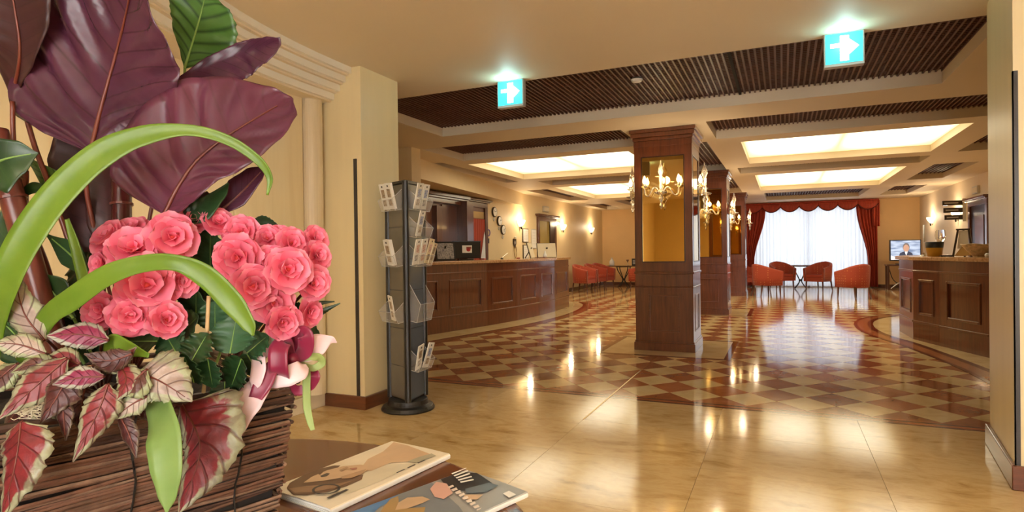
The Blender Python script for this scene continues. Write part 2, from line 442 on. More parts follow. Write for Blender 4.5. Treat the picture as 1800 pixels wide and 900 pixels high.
# panelled left side of the entrance: stone panel, half column, stepped cornice, marble skirting
M['panel_stone'] = stone('veined_stone_panel', [(.2, (.68, .52, .28)), (.5, (.80, .66, .40)), (.85, (.84, .73, .50))], 1.4, .3, (5, 5, .35), .03)
M['column_stone'] = stone('column_stone', [(.2, (.58, .46, .30)), (.5, (.74, .62, .42)), (.85, (.82, .72, .54))], 1.6, .3, (6, 6, .3), .03)
M['skirt'] = mat('cream_marble_skirting', (.80, .70, .52), .15, var=.1, scale=4)
for y0, y1 in ((3.0, 3.66), (2.2, 2.99), (1.4, 2.19), (.6, 1.39), (-.2, .59)):
    struct('wall_left_panel', MB().box(-3.50, y0, .13, -3.482, y1, 2.53), M['panel_stone'], bevel=.003)
struct('skirting_left', MB().box(-3.50, -3, 0, -3.462, 3.86, .12), M['skirt'], bevel=.004)
struct('trim_4', MB().lathe([(.088, .12), (.088, 2.53)], 28, (-3.488, 3.765, 0)), M['column_stone'], smooth=False)
for i in range(4):
    z1 = ZC-.0-i*.064; z0 = z1-.050
    pts = []
    for j in range(25):
        y = 3.869-j*.2
        x = -3.155-.060*i+.17*max(0, (3.9-y)/1.4)**2.4*(1 if y > 2.2 else 1)
        x = min(x, -3.155-.060*i+.55)
        pts.append((x, y))
    poly = [(-3.50, 3.869)]+[(-3.50, pts[-1][1])]+pts[::-1]
    struct('trim_cornice', MB().prism(poly, z0, z1), M['ceil_white'])
    gp = [(-3.50, 3.868), (-3.50, pts[-1][1])]+[(x-.03, y) for x, y in pts[::-1]]
    struct('trim_cornice_groove', MB().prism([(x, min(y, 3.868)) for x, y in gp], z0-.014, z0), M['ceil'])

# ---- lounge window: frame, panes, daylight outside
M['frame_white'] = mat('white_window_frame', (.80, .80, .80), .4, var=.02)
gl = NT('clear_glass'); gl.set(Base_Color=(1, 1, 1), Roughness=0.0, Transmission_Weight=1.0, IOR=1.02); M['glass'] = gl.m
wf = MB()
for x in (-.98, .74, 2.46): wf.box(x, 21.62, 0, x+.06, 21.70, 2.6)
wf.box(-.98, 21.62, 0, 2.52, 21.70, .06).box(-.98, 21.62, 2.54, 2.52, 21.70, 2.6)
win = struct('window_1', wf, M['frame_white'])
for x in (-.92, .80): MB().box(x, 21.655, .06, x+1.66, 21.662, 2.54).build('pane', M['glass'], win)
# ---- glazed entrance doors behind the camera
df = MB()
for x in (-.35, 1.32, 2.99): df.box(x, -3.16, 0, x+.06, -3.09, 2.5)
df.box(-.35, -3.16, 2.44, 3.05, -3.09, 2.5).box(-.35, -3.16, 0, 3.05, -3.09, .08)
dd = struct('door_1', df, M['wood_dark'])
for x in (-.29, 1.38): MB().box(x, -3.13, .08, x+1.61, -3.122, 2.44).build('pane', M['glass'], dd)
# ============================================================ PILLARS
gm = NT('gold_tinted_mirror'); gm.set(Base_Color=(.80, .56, .20), Metallic=1.0, Roughness=.025); M['mirror'] = gm.m
M['mirror_edge'] = mat('dark_mirror_bead', (.03, .010, .005), .3, var=.1)
def face_rot(k):      # 4 faces: front(-y), right(+x), back, left
    return Matrix.Rotation(k*PI/2, 4, 'Z')
def fbox(b, k, x0, y0, z0, x1, y1, z1):
    """box given for the front face, turned to face k"""
    R = face_rot(k); n = len(b.v)
    b.box(x0, y0, z0, x1, y1, z1)
    for i in range(n, len(b.v)): b.v[i] = tuple(R @ Vector(b.v[i]))
def ring(b, h, z0, z1): b.box(-h, -h, z0, h, h, z1)
def make_pillar(label, loc):
    t = thing('wood_pillar', label, 'pillar', loc, 0, None)
    hw = .352
    b = MB(); ring(b, hw-.012, 0, ZC); b.build('core', M['wood'], t)
    b = MB(); ring(b, .372, 0, .10); ring(b, .362, .10, .125); b.build('plinth', M['wood'], t, bevel=.004)
    b = MB(); ring(b, hw, .80, .955); b.build('dado_band', M['wood'], t, bevel=.003)
    b = MB(); ring(b, hw+.012, .955, .985); ring(b, hw+.006, .785, .80); b.build('dado_rail', M['wood'], t, bevel=.006)
    b = MB(); ring(b, hw+.004, 2.54, 2.62); ring(b, hw+.016, 2.62, 2.66); ring(b, hw+.036, 2.66, 2.715); ring(b, hw+.052, 2.715, ZC); b.build('crown_moulding', M['wood'], t, bevel=.008)
    for k in range(4):
        b = MB(); w = .265
        for x0, x1, z0, z1 in ((-hw, -w, .985, 2.54), (w, hw, .985, 2.54), (-w, w, .985, 1.10), (-w, w, 2.42, 2.54)):
            fbox(b, k, x0, -hw, z0, x1, -hw+.016, z1)
        b.build('mirror_surround', M['wood'], t)
        b = MB()
        for x0, x1, z0, z1 in ((-w, -w+.012, 1.10, 2.42), (w-.012, w, 1.10, 2.42), (-w, w, 1.10, 1.112), (-w, w, 2.408, 2.42)):
            fbox(b, k, x0, -hw-.003, z0, x1, -hw+.014, z1)
        b.build('mirror_bead', M['mirror_edge'], t)
        b = MB(); fbox(b, k, -w+.012, -hw+.006, 1.112, w-.012, -hw+.010, 2.408); b.build('mirror', M['mirror'], t)
        b = MB()
        for x0, x1, z0, z1 in ((-hw, -.19, .125, .785), (.19, hw, .125, .785), (-.19, .19, .125, .235), (-.19, .19, .70, .785)):
            fbox(b, k, x0, -hw, z0, x1, -hw+.014, z1)
        b.build('panel_frame', M['wood'], t)
        b = MB()
        for x0, x1, z0, z1 in ((-.19, -.172, .235, .70), (.172, .19, .235, .70), (-.172, .172, .235, .253), (-.172, .172, .682, .70)):
            fbox(b, k, x0, -hw-.006, z0, x1, -hw+.012, z1)
        b.build('panel_moulding', M['wood_base'], t, bevel=.004)
        b = MB(); fbox(b, k, -.172, -hw+.006, .253, .172, -hw+.013, .682); b.build('panel', M['wood'], t)
    return t
PIL = [(-1.345, 7.86), (-1.31, 12.37), (-1.255, 17.38)]
pl = make_pillar('nearest square cherry wood pillar with gold mirror and panelled base', (*PIL[0], 0))
copy_tree(pl, (*PIL[1], 0), label='middle cherry wood pillar half hidden behind the nearest one')
copy_tree(pl, (*PIL[2], 0), label='farthest cherry wood pillar of the row, next to the red curtain')

# glass wall chandeliers on the pillars
cg = NT('venetian_glass'); cg.set(Base_Color=(.93, .85, .72), Roughness=.05, Transmission_Weight=.75, IOR=1.45); M['chand'] = cg.m
M['bulb'] = emat('lit_candle_bulb', (1.0, .72, .34), 9)
def make_chandelier(label, loc, rz):
    t = thing('glass_chandelier', label, 'wall lamp', loc, rz, 'glass chandeliers on the pillars')
    MB().lathe([(.004, -.22), (.012, -.20), (.022, -.165), (.010, -.14), (.020, -.11), (.034, -.08), (.012, -.055), (.028, -.04)], 14, (0, -.10, 0)).build('drop', M['chand'], t, smooth=True)
    MB().lathe([(.020, -.045), (.075, -.022), (.085, -.010), (.05, .0), (.024, .008), (.020, .10), (.024, .17), (.018, .19), (.040, .24), (.030, .29), (.012, .33), (.005, .375), (.001, .39)], 16, (0, -.10, 0)).build('stem', M['chand'], t, smooth=True)
    MB().lathe([(.05, -.004), (.05, .006)], 14).build('wall_plate', M['brass'], t) if False else None
    MB().tube([(0, -.006, -.01), (0, -.07, -.02), (0, -.10, -.01)], .010, 8).build('bracket', M['brass'], t)
    for a in (-84, 84):
        s, c = math.sin(rad(a)), math.cos(rad(a))
        P = [(r*s, -.10+r*.12, z) for r, z in ((.02, -.01), (.06, .045), (.095, .045), (.125, .0), (.155, -.045), (.19, -.04), (.205, .01), (.207, .05))]
        ar = MB().tube(spline(P, 24), .0085, 8).build('arm', M['chand'], t, smooth=True)
        e = P[-1]
        MB().lathe([(.012, 0), (.042, .016), (.046, .026), (.020, .022), (.018, .055)], 14, e).build('candle_cup', M['chand'], ar, smooth=True)
        MB().lathe([(.010, .05), (.022, .075), (.024, .095), (.013, .13), (.002, .155)], 10, e).build('bulb', M['bulb'], ar, smooth=True)
    return t
hw = .358
ch = make_chandelier('glass chandelier with two lit candles on the nearest pillar mirror facing the entrance', (PIL[0][0], PIL[0][1]-hw, 1.97), 0)
def lampat(x, y, z, p, col=(1, .78, .50), r=.05):
    l = bpy.data.lights.new('lamp_glow', 'POINT'); l.energy = p; l.color = col; l.shadow_soft_size = r
    o = bpy.data.objects.new('lamp_glow', l); o.location = (x, y, z); COL.objects.link(o)
lb = {0: 'on the front', PI/2: 'on the window-lit right side', -PI/2: 'on the reception side'}
pn = ['nearest', 'middle', 'farthest']
for i, (x, y) in enumerate(PIL):
    for rz in (0, PI/2, -PI/2):
        if i == 0 and rz == 0: lampat(x, y-hw-.22, 2.14, 3); continue
        dx, dy = (0, -hw) if rz == 0 else ((hw, 0) if rz > 0 else (-hw, 0))
        copy_tree(ch, (x+dx, y+dy, 1.97), rz, 'glass chandelier with lit candles %s of the %s pillar' % (lb[rz], pn[i]))
        if rz >= 0: lampat(x+dx*1.6, y+dy*1.6, 2.14, 3)

# ============================================================ COUNTERS
M['worktop'] = stone('polished_brown_granite', [(.3, (.30, .15, .07)), (.5, (.52, .30, .15)), (.8, (.66, .42, .24))], 30, .12, rnd=.02)
def counter(name, label, wlabel, V, depth_pts, ztop=1.12):
    """panelled counter along the polyline V (outer face), closed by depth_pts behind"""
    t = thing(name, label, 'counter', (0, 0, 0))
    poly = V+depth_pts
    def off(k):
        out = []
        for i, p in enumerate(V):
            a = V[max(i-1, 0)]; q = V[min(i+1, len(V)-1)]; d = Vector((q[0]-a[0], q[1]-a[1])).normalized(); n = Vector((d.y, -d.x))
            out.append((p[0]+n.x*k, p[1]+n.y*k))
        return out
    MB().prism(poly, 0, ztop-.05).build('body', M['wood_dark'], t)
    for i, (a, b) in enumerate(zip(V, V[1:])):
        a = Vector((*a, 0)); b = Vector((*b, 0)); L = (b-a).length; d = (b-a)/L; n = Vector((d.y, -d.x, 0))
        def fb(mb, s0, s1, z0, z1, o0, o1):
            q = [a+d*s0+n*o0, a+d*s1+n*o0, a+d*s1+n*o1, a+d*s0+n*o1]
            mb.prism([(p.x, p.y) for p in q][::-1], z0, z1)
        m = MB(); fb(m, 0, L, 0, .235, -.005, .022); m.build('plinth', M['wood'], t)
        m = MB(); fb(m, 0, L, .235, .262, -.005, .034); m.build('lower_moulding', M['wood_base'], t, bevel=.006)
        m = MB(); fb(m, 0, L, .915, .94, -.005, .030); m.build('upper_moulding', M['wood_base'], t, bevel=.006)
        m = MB(); fb(m, 0, L, .94, 1.07, -.005, .018); m.build('frieze', M['wood'], t)
        st = min(.13, L*.2)
        m = MB()
        for s0, s1, z0, z1 in ((0, st, .262, .915), (L-st, L, .262, .915), (st, L-st, .262, .35), (st, L-st, .82, .915)): fb(m, s0, s1, z0, z1, -.005, .018)
        pf = m.build('panel_frame', M['wood'], t)
        m = MB()
        for s0, s1, z0, z1 in ((st, st+.03, .35, .82), (L-st-.03, L-st, .35, .82), (st+.03, L-st-.03, .35, .38), (st+.03, L-st-.03, .79, .82)): fb(m, s0, s1, z0, z1, -.005, .030)
        m.build('panel_moulding', M['wood'], pf, bevel=.008)
        m = MB(); fb(m, st+.03, L-st-.03, .38, .79, -.005, .004); m.build('panel', M['wood'], pf)
    o = off(.07); o[0] = (o[0][0], o[0][1]); 
    m = MB().prism(o+depth_pts, ztop-.05, ztop)
    return t, tag(m.build('stone_worktop', M['worktop'], None, bevel=.008), wlabel, 'worktop')
VL = [(-5.03, 7.50), (-4.88, 8.1), (-4.62, 9.1), (-4.455, 10.0), (-4.38, 10.9), (-4.375, 11.75), (-4.46, 12.9), (-4.75, 13.45)]
counter('reception_counter', 'curved panelled dark wood reception counter on the left side of the lobby', 'long brown stone worktop on the curved reception counter',
        VL, [(-5.25, 13.3), (-5.05, 12.5), (-4.98, 11.2), (-5.05, 10.2), (-5.22, 9.2), (-5.45, 8.3), (-5.6, 7.6)])
VR = [(2.45, 7.45), (2.11, 8.25), (1.81, 9.05), (1.625, 9.60), (1.595, 10.45), (1.85, 11.2), (2.5, 11.5)]
VR = VR[::-1]
counter('bar_counter', 'panelled dark wood bar counter with angled sides beside the right pier', 'brown stone worktop on the bar counter at the right',
        VR, [(2.95, 7.6), (2.6, 8.45), (2.3, 9.2), (2.15, 9.8), (2.2, 10.6), (2.5, 10.9)])

# ============================================================ BROCHURE STAND
ac = NT('clear_acrylic'); ac.set(Base_Color=(.95, .93, .90), Roughness=.08, Transmission_Weight=0.0, Specular_IOR_Level=.6, Alpha=.11); M['acrylic'] = ac.m
M['acrylic_edge'] = mat('polished_acrylic_edge', (.80, .78, .74), .15, var=.02, Alpha=.6)
M['smoked'] = mat('smoked_taupe_panel', (.17, .155, .125), .12, var=.05)
TC = Vector((-2.765, 4.03, 0)); TA = rad(-55.5); TS = .30; TR = TS/math.sqrt(3)
st = thing('brochure_stand', 'tall triangular charcoal brochure stand with clear pockets beside the left pier', 'brochure stand', TC)
MB().lathe([(.212, 0), (.215, .012), (.20, .035), (.165, .045), (.16, .06), (.155, .085), (.10, .09)], 40).build('base', M['black'], st, smooth=False, bevel=.004)
cn = [Vector((TR*math.cos(TA+k*2*PI/3), TR*math.sin(TA+k*2*PI/3), 0)) for k in range(3)]
MB().prism([(c.x*.93, c.y*.93) for c in cn], .085, 1.80).build('core', M['black'], st)
for c in cn:
    MB().lathe([(.026, .085), (.026, 1.815)], 10, (c.x*.93, c.y*.93, 0)).build('post', M['black'], st, smooth=False)
MB().prism([(c.x*1.06, c.y*1.06) for c in cn], 1.80, 1.825).build('top_cap', M['black'], st, bevel=.004)
FACES = {}
for k, nm in ((0, 'R'), (2, 'L')):
    a, b = (cn[0], cn[1]) if k == 0 else (cn[2], cn[0])
    d = (b-a).normalized(); n = Vector((d.y, -d.x, 0)); mid = (a+b)/2
    if n.dot(mid) < 0: n = -n
    FACES[nm] = (mid*.93, d, n)
for k in range(3):
    a, b = cn[k]*.93, cn[(k+1) % 3]*.93; d = (b-a).normalized(); n = Vector((d.y, -d.x, 0))
    if n.dot(a+b) < 0: n = -n
    zs = [.10, .36, .66, .96, 1.21, 1.46, 1.795]
    for z0, z1 in zip(zs, zs[1:]):
        q = [a+d*.025, b-d*.025, b-d*.025+n*.008, a+d*.025+n*.008]
        pm = MB().prism([(p.x, p.y) for p in q], z0+.003, z1-.003).build('side_panel', M['smoked'] if k == 2 else M['dark_grey'], st)
def facemat(nm, s, o, z):
    mid, d, n = FACES[nm]
    if nm == 'L': d = d
    x = d; y = n
    p = TC+mid+x*s+y*o
    return p, x, y
def pocket(nm, s, w, z, h=.15, dep=.07):
    mid, d, n = FACES[nm]
    def q(a, o, zz): return tuple(mid+d*a+n*o+Vector((0, 0, zz)))
    m = MB(); t = .003
    def plate(A, B, C, D): m.add([A, B, C, D], [(0, 1, 2, 3)])
    plate(q(s-w/2, .010, z), q(s+w/2, .010, z), q(s+w/2, dep, z-.012), q(s-w/2, dep, z-.012))
    plate(q(s-w/2, dep, z-.012), q(s+w/2, dep, z-.012), q(s+w/2, dep+.035, z+h*.55), q(s-w/2, dep+.035, z+h*.55))
    for a in (s-w/2, s+w/2): plate(q(a, .010, z), q(a, dep, z-.012), q(a, dep+.035, z+h*.55), q(a, .012, z+h*1.2))
    po = m.build('pocket', M['acrylic'], st, solid=.003)
    e = MB()
    for P in ([q(s-w/2, dep+.035, z+h*.55), q(s+w/2, dep+.035, z+h*.55)], [q(s-w/2, dep, z-.012), q(s+w/2, dep, z-.012)]) + tuple([q(a, .012, z+h*1.2), q(a, dep+.035, z+h*.55), q(a, dep, z-.012), q(a, .010, z)] for a in (s-w/2, s+w/2)):
        for A, B in zip(P, P[1:]): e.tube([A, B], .0017, 5)
    e.build('polished_edge', M['acrylic_edge'], po)
    return po
PK = [('R', .01, .23, 1.60), ('R', .01, .23, 1.385), ('R', .02, .25, 1.16), ('R', .01, .24, .72), ('R', .01, .22, .33), ('L', 0, .22, 1.60), ('L', 0, .24, 1.16), ('L', 0, .25, .72)]
for a in PK: pocket(*a, h=.24 if a[:1] == ('R',) and a[3] == .72 else .13)
MP = {}
def printmat(name, c1, c2, sc=30):
    t = NT(name); f = t.noise(sc, 5, (1, 1, 1), dist=1.0)
    t.set(Base_Color=t.ramp(f, [(.35, c1), (.5, c2), (.62, tuple(x*.6 for x in c1)), (.75, (.8, .8, .78))]), Roughness=.35); return t.m
PR = {'blue': printmat('printed_blue_photo', (.10, .16, .45), (.55, .60, .75)), 'brown': printmat('printed_brown_photo', (.16, .10, .07), (.50, .38, .26)),
      'pink': printmat('printed_pink_photo', (.62, .30, .22), (.80, .62, .55)), 'grey': printmat('printed_grey_photo', (.12, .12, .15), (.55, .52, .5))}
M['cream_paper'] = mat('cream_paper', (.80, .70, .50), .5, var=.05)
def leaflet(nm, s, z, label, p1='blue', p2='brown', w=.095, h=.205, tilt=14, turn=0, paper='white', thick=.008, out=.045):
    mid, d, n = FACES[nm]
    o = thing('leaflet', label, 'leaflet', (0, 0, 0), 0, 'leaflets in the brochure stand')
    base = TC+mid+d*s+n*out+Vector((0, 0, z))
    rot = Matrix((( d.x, -n.x, 0), (d.y, -n.y, 0), (0, 0, 1))).to_4x4()     # local x along face, local -y outward, z up
    o.matrix_world = Matrix.Translation(base) @ rot @ Matrix.Rotation(rad(turn), 4, 'Y') @ Matrix.Rotation(rad(tilt), 4, 'X')
    MB().box(-w/2, -thick, .0, w/2, 0, h).build('cover', M[paper], o)
    MB().box(-w*.27, -thick-.0008, h*.46, w*.27, -thick, h*.78).build('photo', PR[p1], o)
    MB().box(-w*.27, -thick-.0008, h*.14, w*.27, -thick, h*.38).build('photo', PR[p2], o)
    MB().box(-w*.10, -thick-.0008, h*.86, w*.10, -thick, h*.93).build('emblem', M['black'], o)
    return o
leaflet('R', -.055, 1.605, 'white leaflet with a blue photo in the top right-hand pocket, nearer the corner post', turn=-3)
leaflet('R', .048, 1.605, 'white leaflet with a blue photo in the top right-hand pocket, farther from the corner post', 'blue', 'grey', turn=-3)
leaflet('R', -.035, 1.390, 'single white leaflet in the second right-hand pocket from the top', 'blue', 'brown', w=.085)
leaflet('R', -.075, 1.165, 'white leaflet leaning nearest the post in the crowded middle right pocket', 'pink', 'grey', w=.085, turn=-5, out=.036)
leaflet('R', .005, 1.168, 'pink printed leaflet second from the post in the crowded middle right pocket', 'pink', 'pink', turn=-4, out=.047)
leaflet('R', .075, 1.170, 'cream leaflet leaning third from the post in the crowded middle right pocket', 'pink', 'brown', w=.075, paper='cream_paper', turn=5, out=.058)
leaflet('R', .115, 1.172, 'cream leaflet fanned outermost in the crowded middle right pocket', 'brown', 'brown', w=.06, paper='cream_paper', turn=10, out=.069, h=.17)
leaflet('R', -.045, .335, 'white leaflet tilted left in the lowest pocket of the stand', 'brown', 'grey', w=.09, turn=-9, out=.035)
leaflet('R', .035, .335, 'white leaflet tilted right in the lowest pocket of the stand', 'blue', 'brown', w=.09, turn=8, out=.055)
leaflet('L', -.06, 1.605, 'white leaflet in the top left-hand pocket, close to the pier', 'brown', 'brown', turn=3, thick=.012)
leaflet('L', .045, 1.605, 'white leaflet in the top left-hand pocket, beside the corner post', 'brown', 'brown', turn=3, thick=.02)
leaflet('L', .03, 1.165, 'thick white booklet standing alone in the middle left-hand pocket', 'brown', 'brown', turn=3, thick=.03)
leaflet('L', .02, .725, 'narrow white leaflet leaning in the lower left-hand pocket', 'brown', 'brown', w=.06, turn=8)

# ============================================================ EXIT SIGNS, SMOKE DETECTOR
M['sign_case'] = mat('grey_sign_case', (.45, .43, .40), .4, var=.05)
M['teal'] = emat('lit_teal_sign_face', (.03, .50, .55), 1.1)
M['sign_white'] = emat('lit_white_pictogram', (.80, 1.0, 1.0), 3.2)
def make_exit(label, loc):
    t = thing('exit_sign', label, 'exit sign', loc, 0, 'lit exit signs under the ceiling')
    MB().box(-.125, 0, -.235, .125, .06, 0).build('case', M['sign_case'], t, bevel=.004)
    MB().box(-.115, -.003, -.215, .115, 0, -.006).build('face', M['teal'], t)
    m = MB()
    m.add([(x, -.005, z) for x, z in ((-.085, -.105), (.03, -.105), (.03, -.160), (.092, -.105), (.03, -.050), (.03, -.075), (-.085, -.075))], [tuple(range(7))])
    m.build('arrow', M['sign_white'], t)
    m = MB().box(-.025, -.0045, -.20, .030, -.0035, -.025); m.build('pictogram', M['sign_white'], t)
    return t
ex = make_exit('lit teal exit sign with a white arrow near the left pier', (-2.165, 4.78, ZC))
copy_tree(ex, (.405, 4.78, ZC), 0, 'lit teal exit sign with a white arrow near the right pier')
sd = thing('smoke_detector', 'small round white smoke detector on the dark slatted ceiling', 'smoke detector', (-1.235, 5.62, ZG))
MB().lathe([(.055, 0), (.055, -.012), (.046, -.03), (.02, -.036)], 20).build('housing', M['white'], sd, smooth=False)
MB().lathe([(.056, -.002), (.057, -.010)], 20, caps=False).build('collar', M['black'], sd)
# unseen recessed downlights, added to the entrance ceiling for more light
M['fill_lens'] = emat('lit_fill_lens', (1, .85, .6), 6)
DLW = ['above the flower basket side', 'over the middle of the entrance slabs', 'on the right, level with the foreground table', 'nearest the glazed doors on the left', 'nearest the glazed doors on the right', 'under the stepped cornice', 'nearest the right pier']
for i, (x, y) in enumerate(FILL_SPOTS):
    d = thing('fill_downlight', 'small round fill lamp added out of view in the plain ceiling '+DLW[i], 'ceiling lamp', (x, y, ZC), 0, 'added fill lamps of the entrance ceiling')
    MB().lathe([(.075, 0), (.075, -.006), (.058, -.008), (.055, 0)], 24, caps=False).build('trim_ring', M['chrome'], d)
    MB().lathe([(.055, -.002), (.0, -.0021)], 24, caps=False).build('lens', M['fill_lens'], d)

# ============================================================ LOUNGE: ARMCHAIRS
def fabric():
    t = NT('red_dotted_upholstery')
    tc = t.n('ShaderNodeTexCoord'); v = t.n('ShaderNodeTexVoronoi'); v.inputs['Scale'].default_value = 16; v.inputs['Randomness'].default_value = .15
    t.l(tc.outputs['Object'], v.inputs['Vector'])
    c = t.ramp(v.outputs['Distance'], [(.14, (.62, .26, .08)), (.22, (.40, .055, .022))]); t.set(Base_Color=c, Roughness=.7, Sheen_Weight=.2); return t.m
M['uphol'] = fabric()
M['uphol_plain'] = mat('red_seat_fabric', (.42, .06, .03), .7, var=.12)
def make_armchair(label, loc, rz):
    t = thing('tub_armchair', label, 'armchair', loc, rz, 'red tub armchairs of the lounge')
    # local: faces -y; U-shaped wrap back
    def shell(rx, ry, zf):
        out = []
        for i in range(31):
            a = rad(-118+236*i/30)
            x = rx*math.sin(a); y = ry*math.cos(a)
            if abs(math.degrees(a)) > 90:
                x = math.copysign(rx, x)*(1-.02*(abs(math.degrees(a))-90)/28); y = -.30*(abs(math.degrees(a))-90)/28
            k = min(1, abs(math.degrees(a))/118)
            out.append((x, y, zf(k)))
        return out
    top = lambda k: .86-.19*(k**1.6)
    P = [shell(.25, .24, lambda k: .30), shell(.265, .26, lambda k: .45), shell(.275, .275, lambda k: top(k)-.03), shell(.295, .30, top), shell(.33, .335, lambda k: top(k)-.01), shell(.335, .34, lambda k: top(k)-.05), shell(.325, .33, lambda k: .50), shell(.31, .31, lambda k: .285), shell(.25, .24, lambda k: .285)]
    rows = list(map(list, zip(*P)))
    m = MB().grid(rows); n = len(P)
    m.f += [tuple(range(n)), tuple(len(rows)*n-1-i for i in range(n))]
    m.build('tub_back', M['uphol'], t, smooth=True)
    q = [(x, y) for x, y, z in shell(.255, .245, lambda k: 0)][3:-3]
    q = [(q[-1][0], -.29)]+q[::-1]+[(q[0][0], -.29)]
    MB().prism(q, .40, .485).build('seat_cushion', M['uphol_plain'], t, bevel=.02)
    MB().prism([(x*.98, y*.98) for x, y in q], .28, .40).build('seat_base', M['uphol'], t)
    for x, y, sx, sy in ((-.25, -.25, -.01, -.01), (.25, -.25, .01, -.01), (-.2, .23, -.02, .05), (.2, .23, .02, .05)):
        MB().tube([(x, y, .30), (x+sx*.4, y+sy*.4, .15), (x+sx, y+sy, 0)], [.024, .020, .014], 8).build('leg', M['wood_dark'], t, smooth=True)
    return t
ca = make_armchair('red tub armchair with its back to the lobby, right of the lounge table', (1.60, 16.75, 0), rad(215))
CH = [((-.42, 17.2, 0), rad(125), 'red tub armchair seen from behind, left of the lounge table by the window'),
      ((-.05, 20.0, 0), rad(25), 'red tub armchair facing out, behind the left one at the window table'),
      ((.98, 19.6, 0), rad(-35), 'red tub armchair facing out, on the right of the window table'),
      ((-1.12, 18.95, 0), rad(60), 'red tub armchair half hidden behind the farthest pillar'),
      ((-5.55, 17.5, 0), rad(80), 'red tub armchair right behind the end of the reception counter'),
      ((-5.50, 18.55, 0), rad(75), 'red tub armchair second from the reception counter end along the left wall'),
      ((-5.46, 19.30, 0), rad(70), 'red tub armchair with a pale seat nearest the left corner table'),
      ((-4.10, 18.9, 0), rad(-95), 'red tub armchair right of the left corner table, beside the nearest pillar')]
for loc, rz, lab in CH: copy_tree(ca, loc, rz, lab)

# tables with curved iron legs
def make_table(label, loc, r=.42, h=.74, rect=None):
    t = thing('bistro_table', label, 'table', loc, 0)
    if rect: MB().box(-rect[0], -rect[1], h-.028, rect[0], rect[1], h).build('tabletop', M['wood_dark'], t, bevel=.006)
    else: MB().lathe([(r-.02, h-.03), (r, h-.02), (r, h-.004), (r-.01, h)], 36).build('tabletop', M['wood_dark'], t)
    for k in range(4):
        a = PI/4+k*PI/2
        P = [(q*math.cos(a), q*math.sin(a), z) for q, z in ((.27, h-.03), (.235, h-.16), (.13, .42), (.045, .27), (.07, .18), (.17, .07), (.235, .012))]
        MB().tube(spline(P, 22), .016, 8).build('leg', M['black'], t, smooth=True)
    MB().lathe([(.0, .235), (.05, .25), (.055, .27), (.05, .29), (.0, .30)], 14).build('collar', M['black'], t, smooth=True)
    MB().lathe([(.26, h-.05), (.275, h-.05), (.275, h-.03), (.26, h-.03)], 28, caps=False).build('ring', M['black'], t)
    return t
make_table('round table on curved dark iron legs in front of the white curtains', (.50, 20.55, 0))
make_table('dark table on curved iron legs in the left back corner', (-5.0, 20.35, 0), rect=(.62, .36))
# objects on the corner table
M['porcelain'] = mat('white_porcelain', (.80, .80, .82), .2, var=.03)
v = MB().lathe([(.0, 0), (.075, .0), (.085, .03), (.088, .14), (.06, .19), (.028, .22), (.026, .25), (.038, .27), (.0, .275)], 18, (0, 0, 0)).build('white_bottle', M['porcelain'], None, smooth=True)
v.location = (-5.40, 20.3, .74); tag(v, 'white bottle-shaped vase on the left end of the corner table', 'vase')
pfm = thing('photo_frame', 'small dark photo frame standing on the corner table', 'photo frame', (-4.62, 20.33, .74), rad(8))
MB().box(-.09, 0, 0, .09, .025, .24).build('frame', M['black'], pfm, bevel=.004)
MB().box(-.055, -.002, .05, .055, 0, .19).build('picture', PR['grey'], pfm)
v = MB().lathe([(.0, 0), (.04, 0), (.008, .02), (.008, .12), (.045, .17), (.05, .21)], 14, caps=False).build('goblet', M['chrome'], None, smooth=True)
v.location = (-4.84, 20.27, .74); tag(v, 'small metal goblet beside the dark photo frame', 'goblet')

# ============================================================ CURTAINS
M['red_curtain'] = mat('red_curtain_velvet', (.42, .050, .022), .65, var=.2, scale=3, stretch=(9, 9, .4))
M['red_trim'] = mat('dark_red_fringe', (.10, .012, .008), .7, var=.1)
sh = NT('sheer_white_voile')
tr = sh.n('ShaderNodeBsdfTranslucent'); tr.inputs[0].default_value = (.93, .95, 1, 1)
tp = sh.n('ShaderNodeBsdfTransparent'); mx = sh.n('ShaderNodeMixShader'); mx.inputs[0].default_value = .72
m2 = sh.n('ShaderNodeMixShader'); m2.inputs[0].default_value = .02
sh.set(Base_Color=(.85, .87, .92), Roughness=.9, Specular_IOR_Level=.1)
sh.l(sh.b.outputs[0], mx.inputs[1]); sh.l(tr.outputs[0], mx.inputs[2]); sh.l(mx.outputs[0], m2.inputs[1]); sh.l(tp.outputs[0], m2.inputs[2]); sh.l(m2.outputs[0], sh.out.inputs[0])
M['sheer'] = sh.m
def drape(x0, x1, z0, z1, y, amp, folds, nx=90, nz=8, x0f=None, x1f=None):
    rows = []
    for j in range(nz+1):
        z = z1+(z0-z1)*j/nz; a = x0f(z) if x0f else x0; b = x1f(z) if x1f else x1
        rows.append([(a+(b-a)*i/nx, y+amp*math.sin(2*PI*folds*i/nx+.7*math.sin(i*.35))*(.6+.4*j/nz), z) for i in range(nx+1)])
    return MB().grid(rows)
lampat(-2.165, 4.70, 2.68, .8, (.5, 1, 1), .03); lampat(.405, 4.70, 2.68, .8, (.5, 1, 1), .03)
for x0, x1, lab in ((-1.0, .78, 'left half of the sheer white curtain over the lounge window'), (.76, 2.56, 'right half of the sheer white curtain over the lounge window')):
    o = drape(x0, x1, .04, 2.62, 21.48, .028, 17, 170).build('sheer_curtain', M['sheer'], None, smooth=True); tag(o, lab, 'curtain')
def ease(z): 
    k = max(0, min(1, (2.5-z)/1.7)); return k*k*(3-2*k)
o = drape(0, 0, .04, 2.66, 21.36, .05, 6, 70, 14, lambda z: -1.12, lambda z: -.50-.36*ease(z)+(.05 if z < .5 else 0)).build('side_curtain', M['red_curtain'], None, smooth=True, solid=.006); tag(o, 'red side curtain gathered at the left of the lounge window', 'curtain')
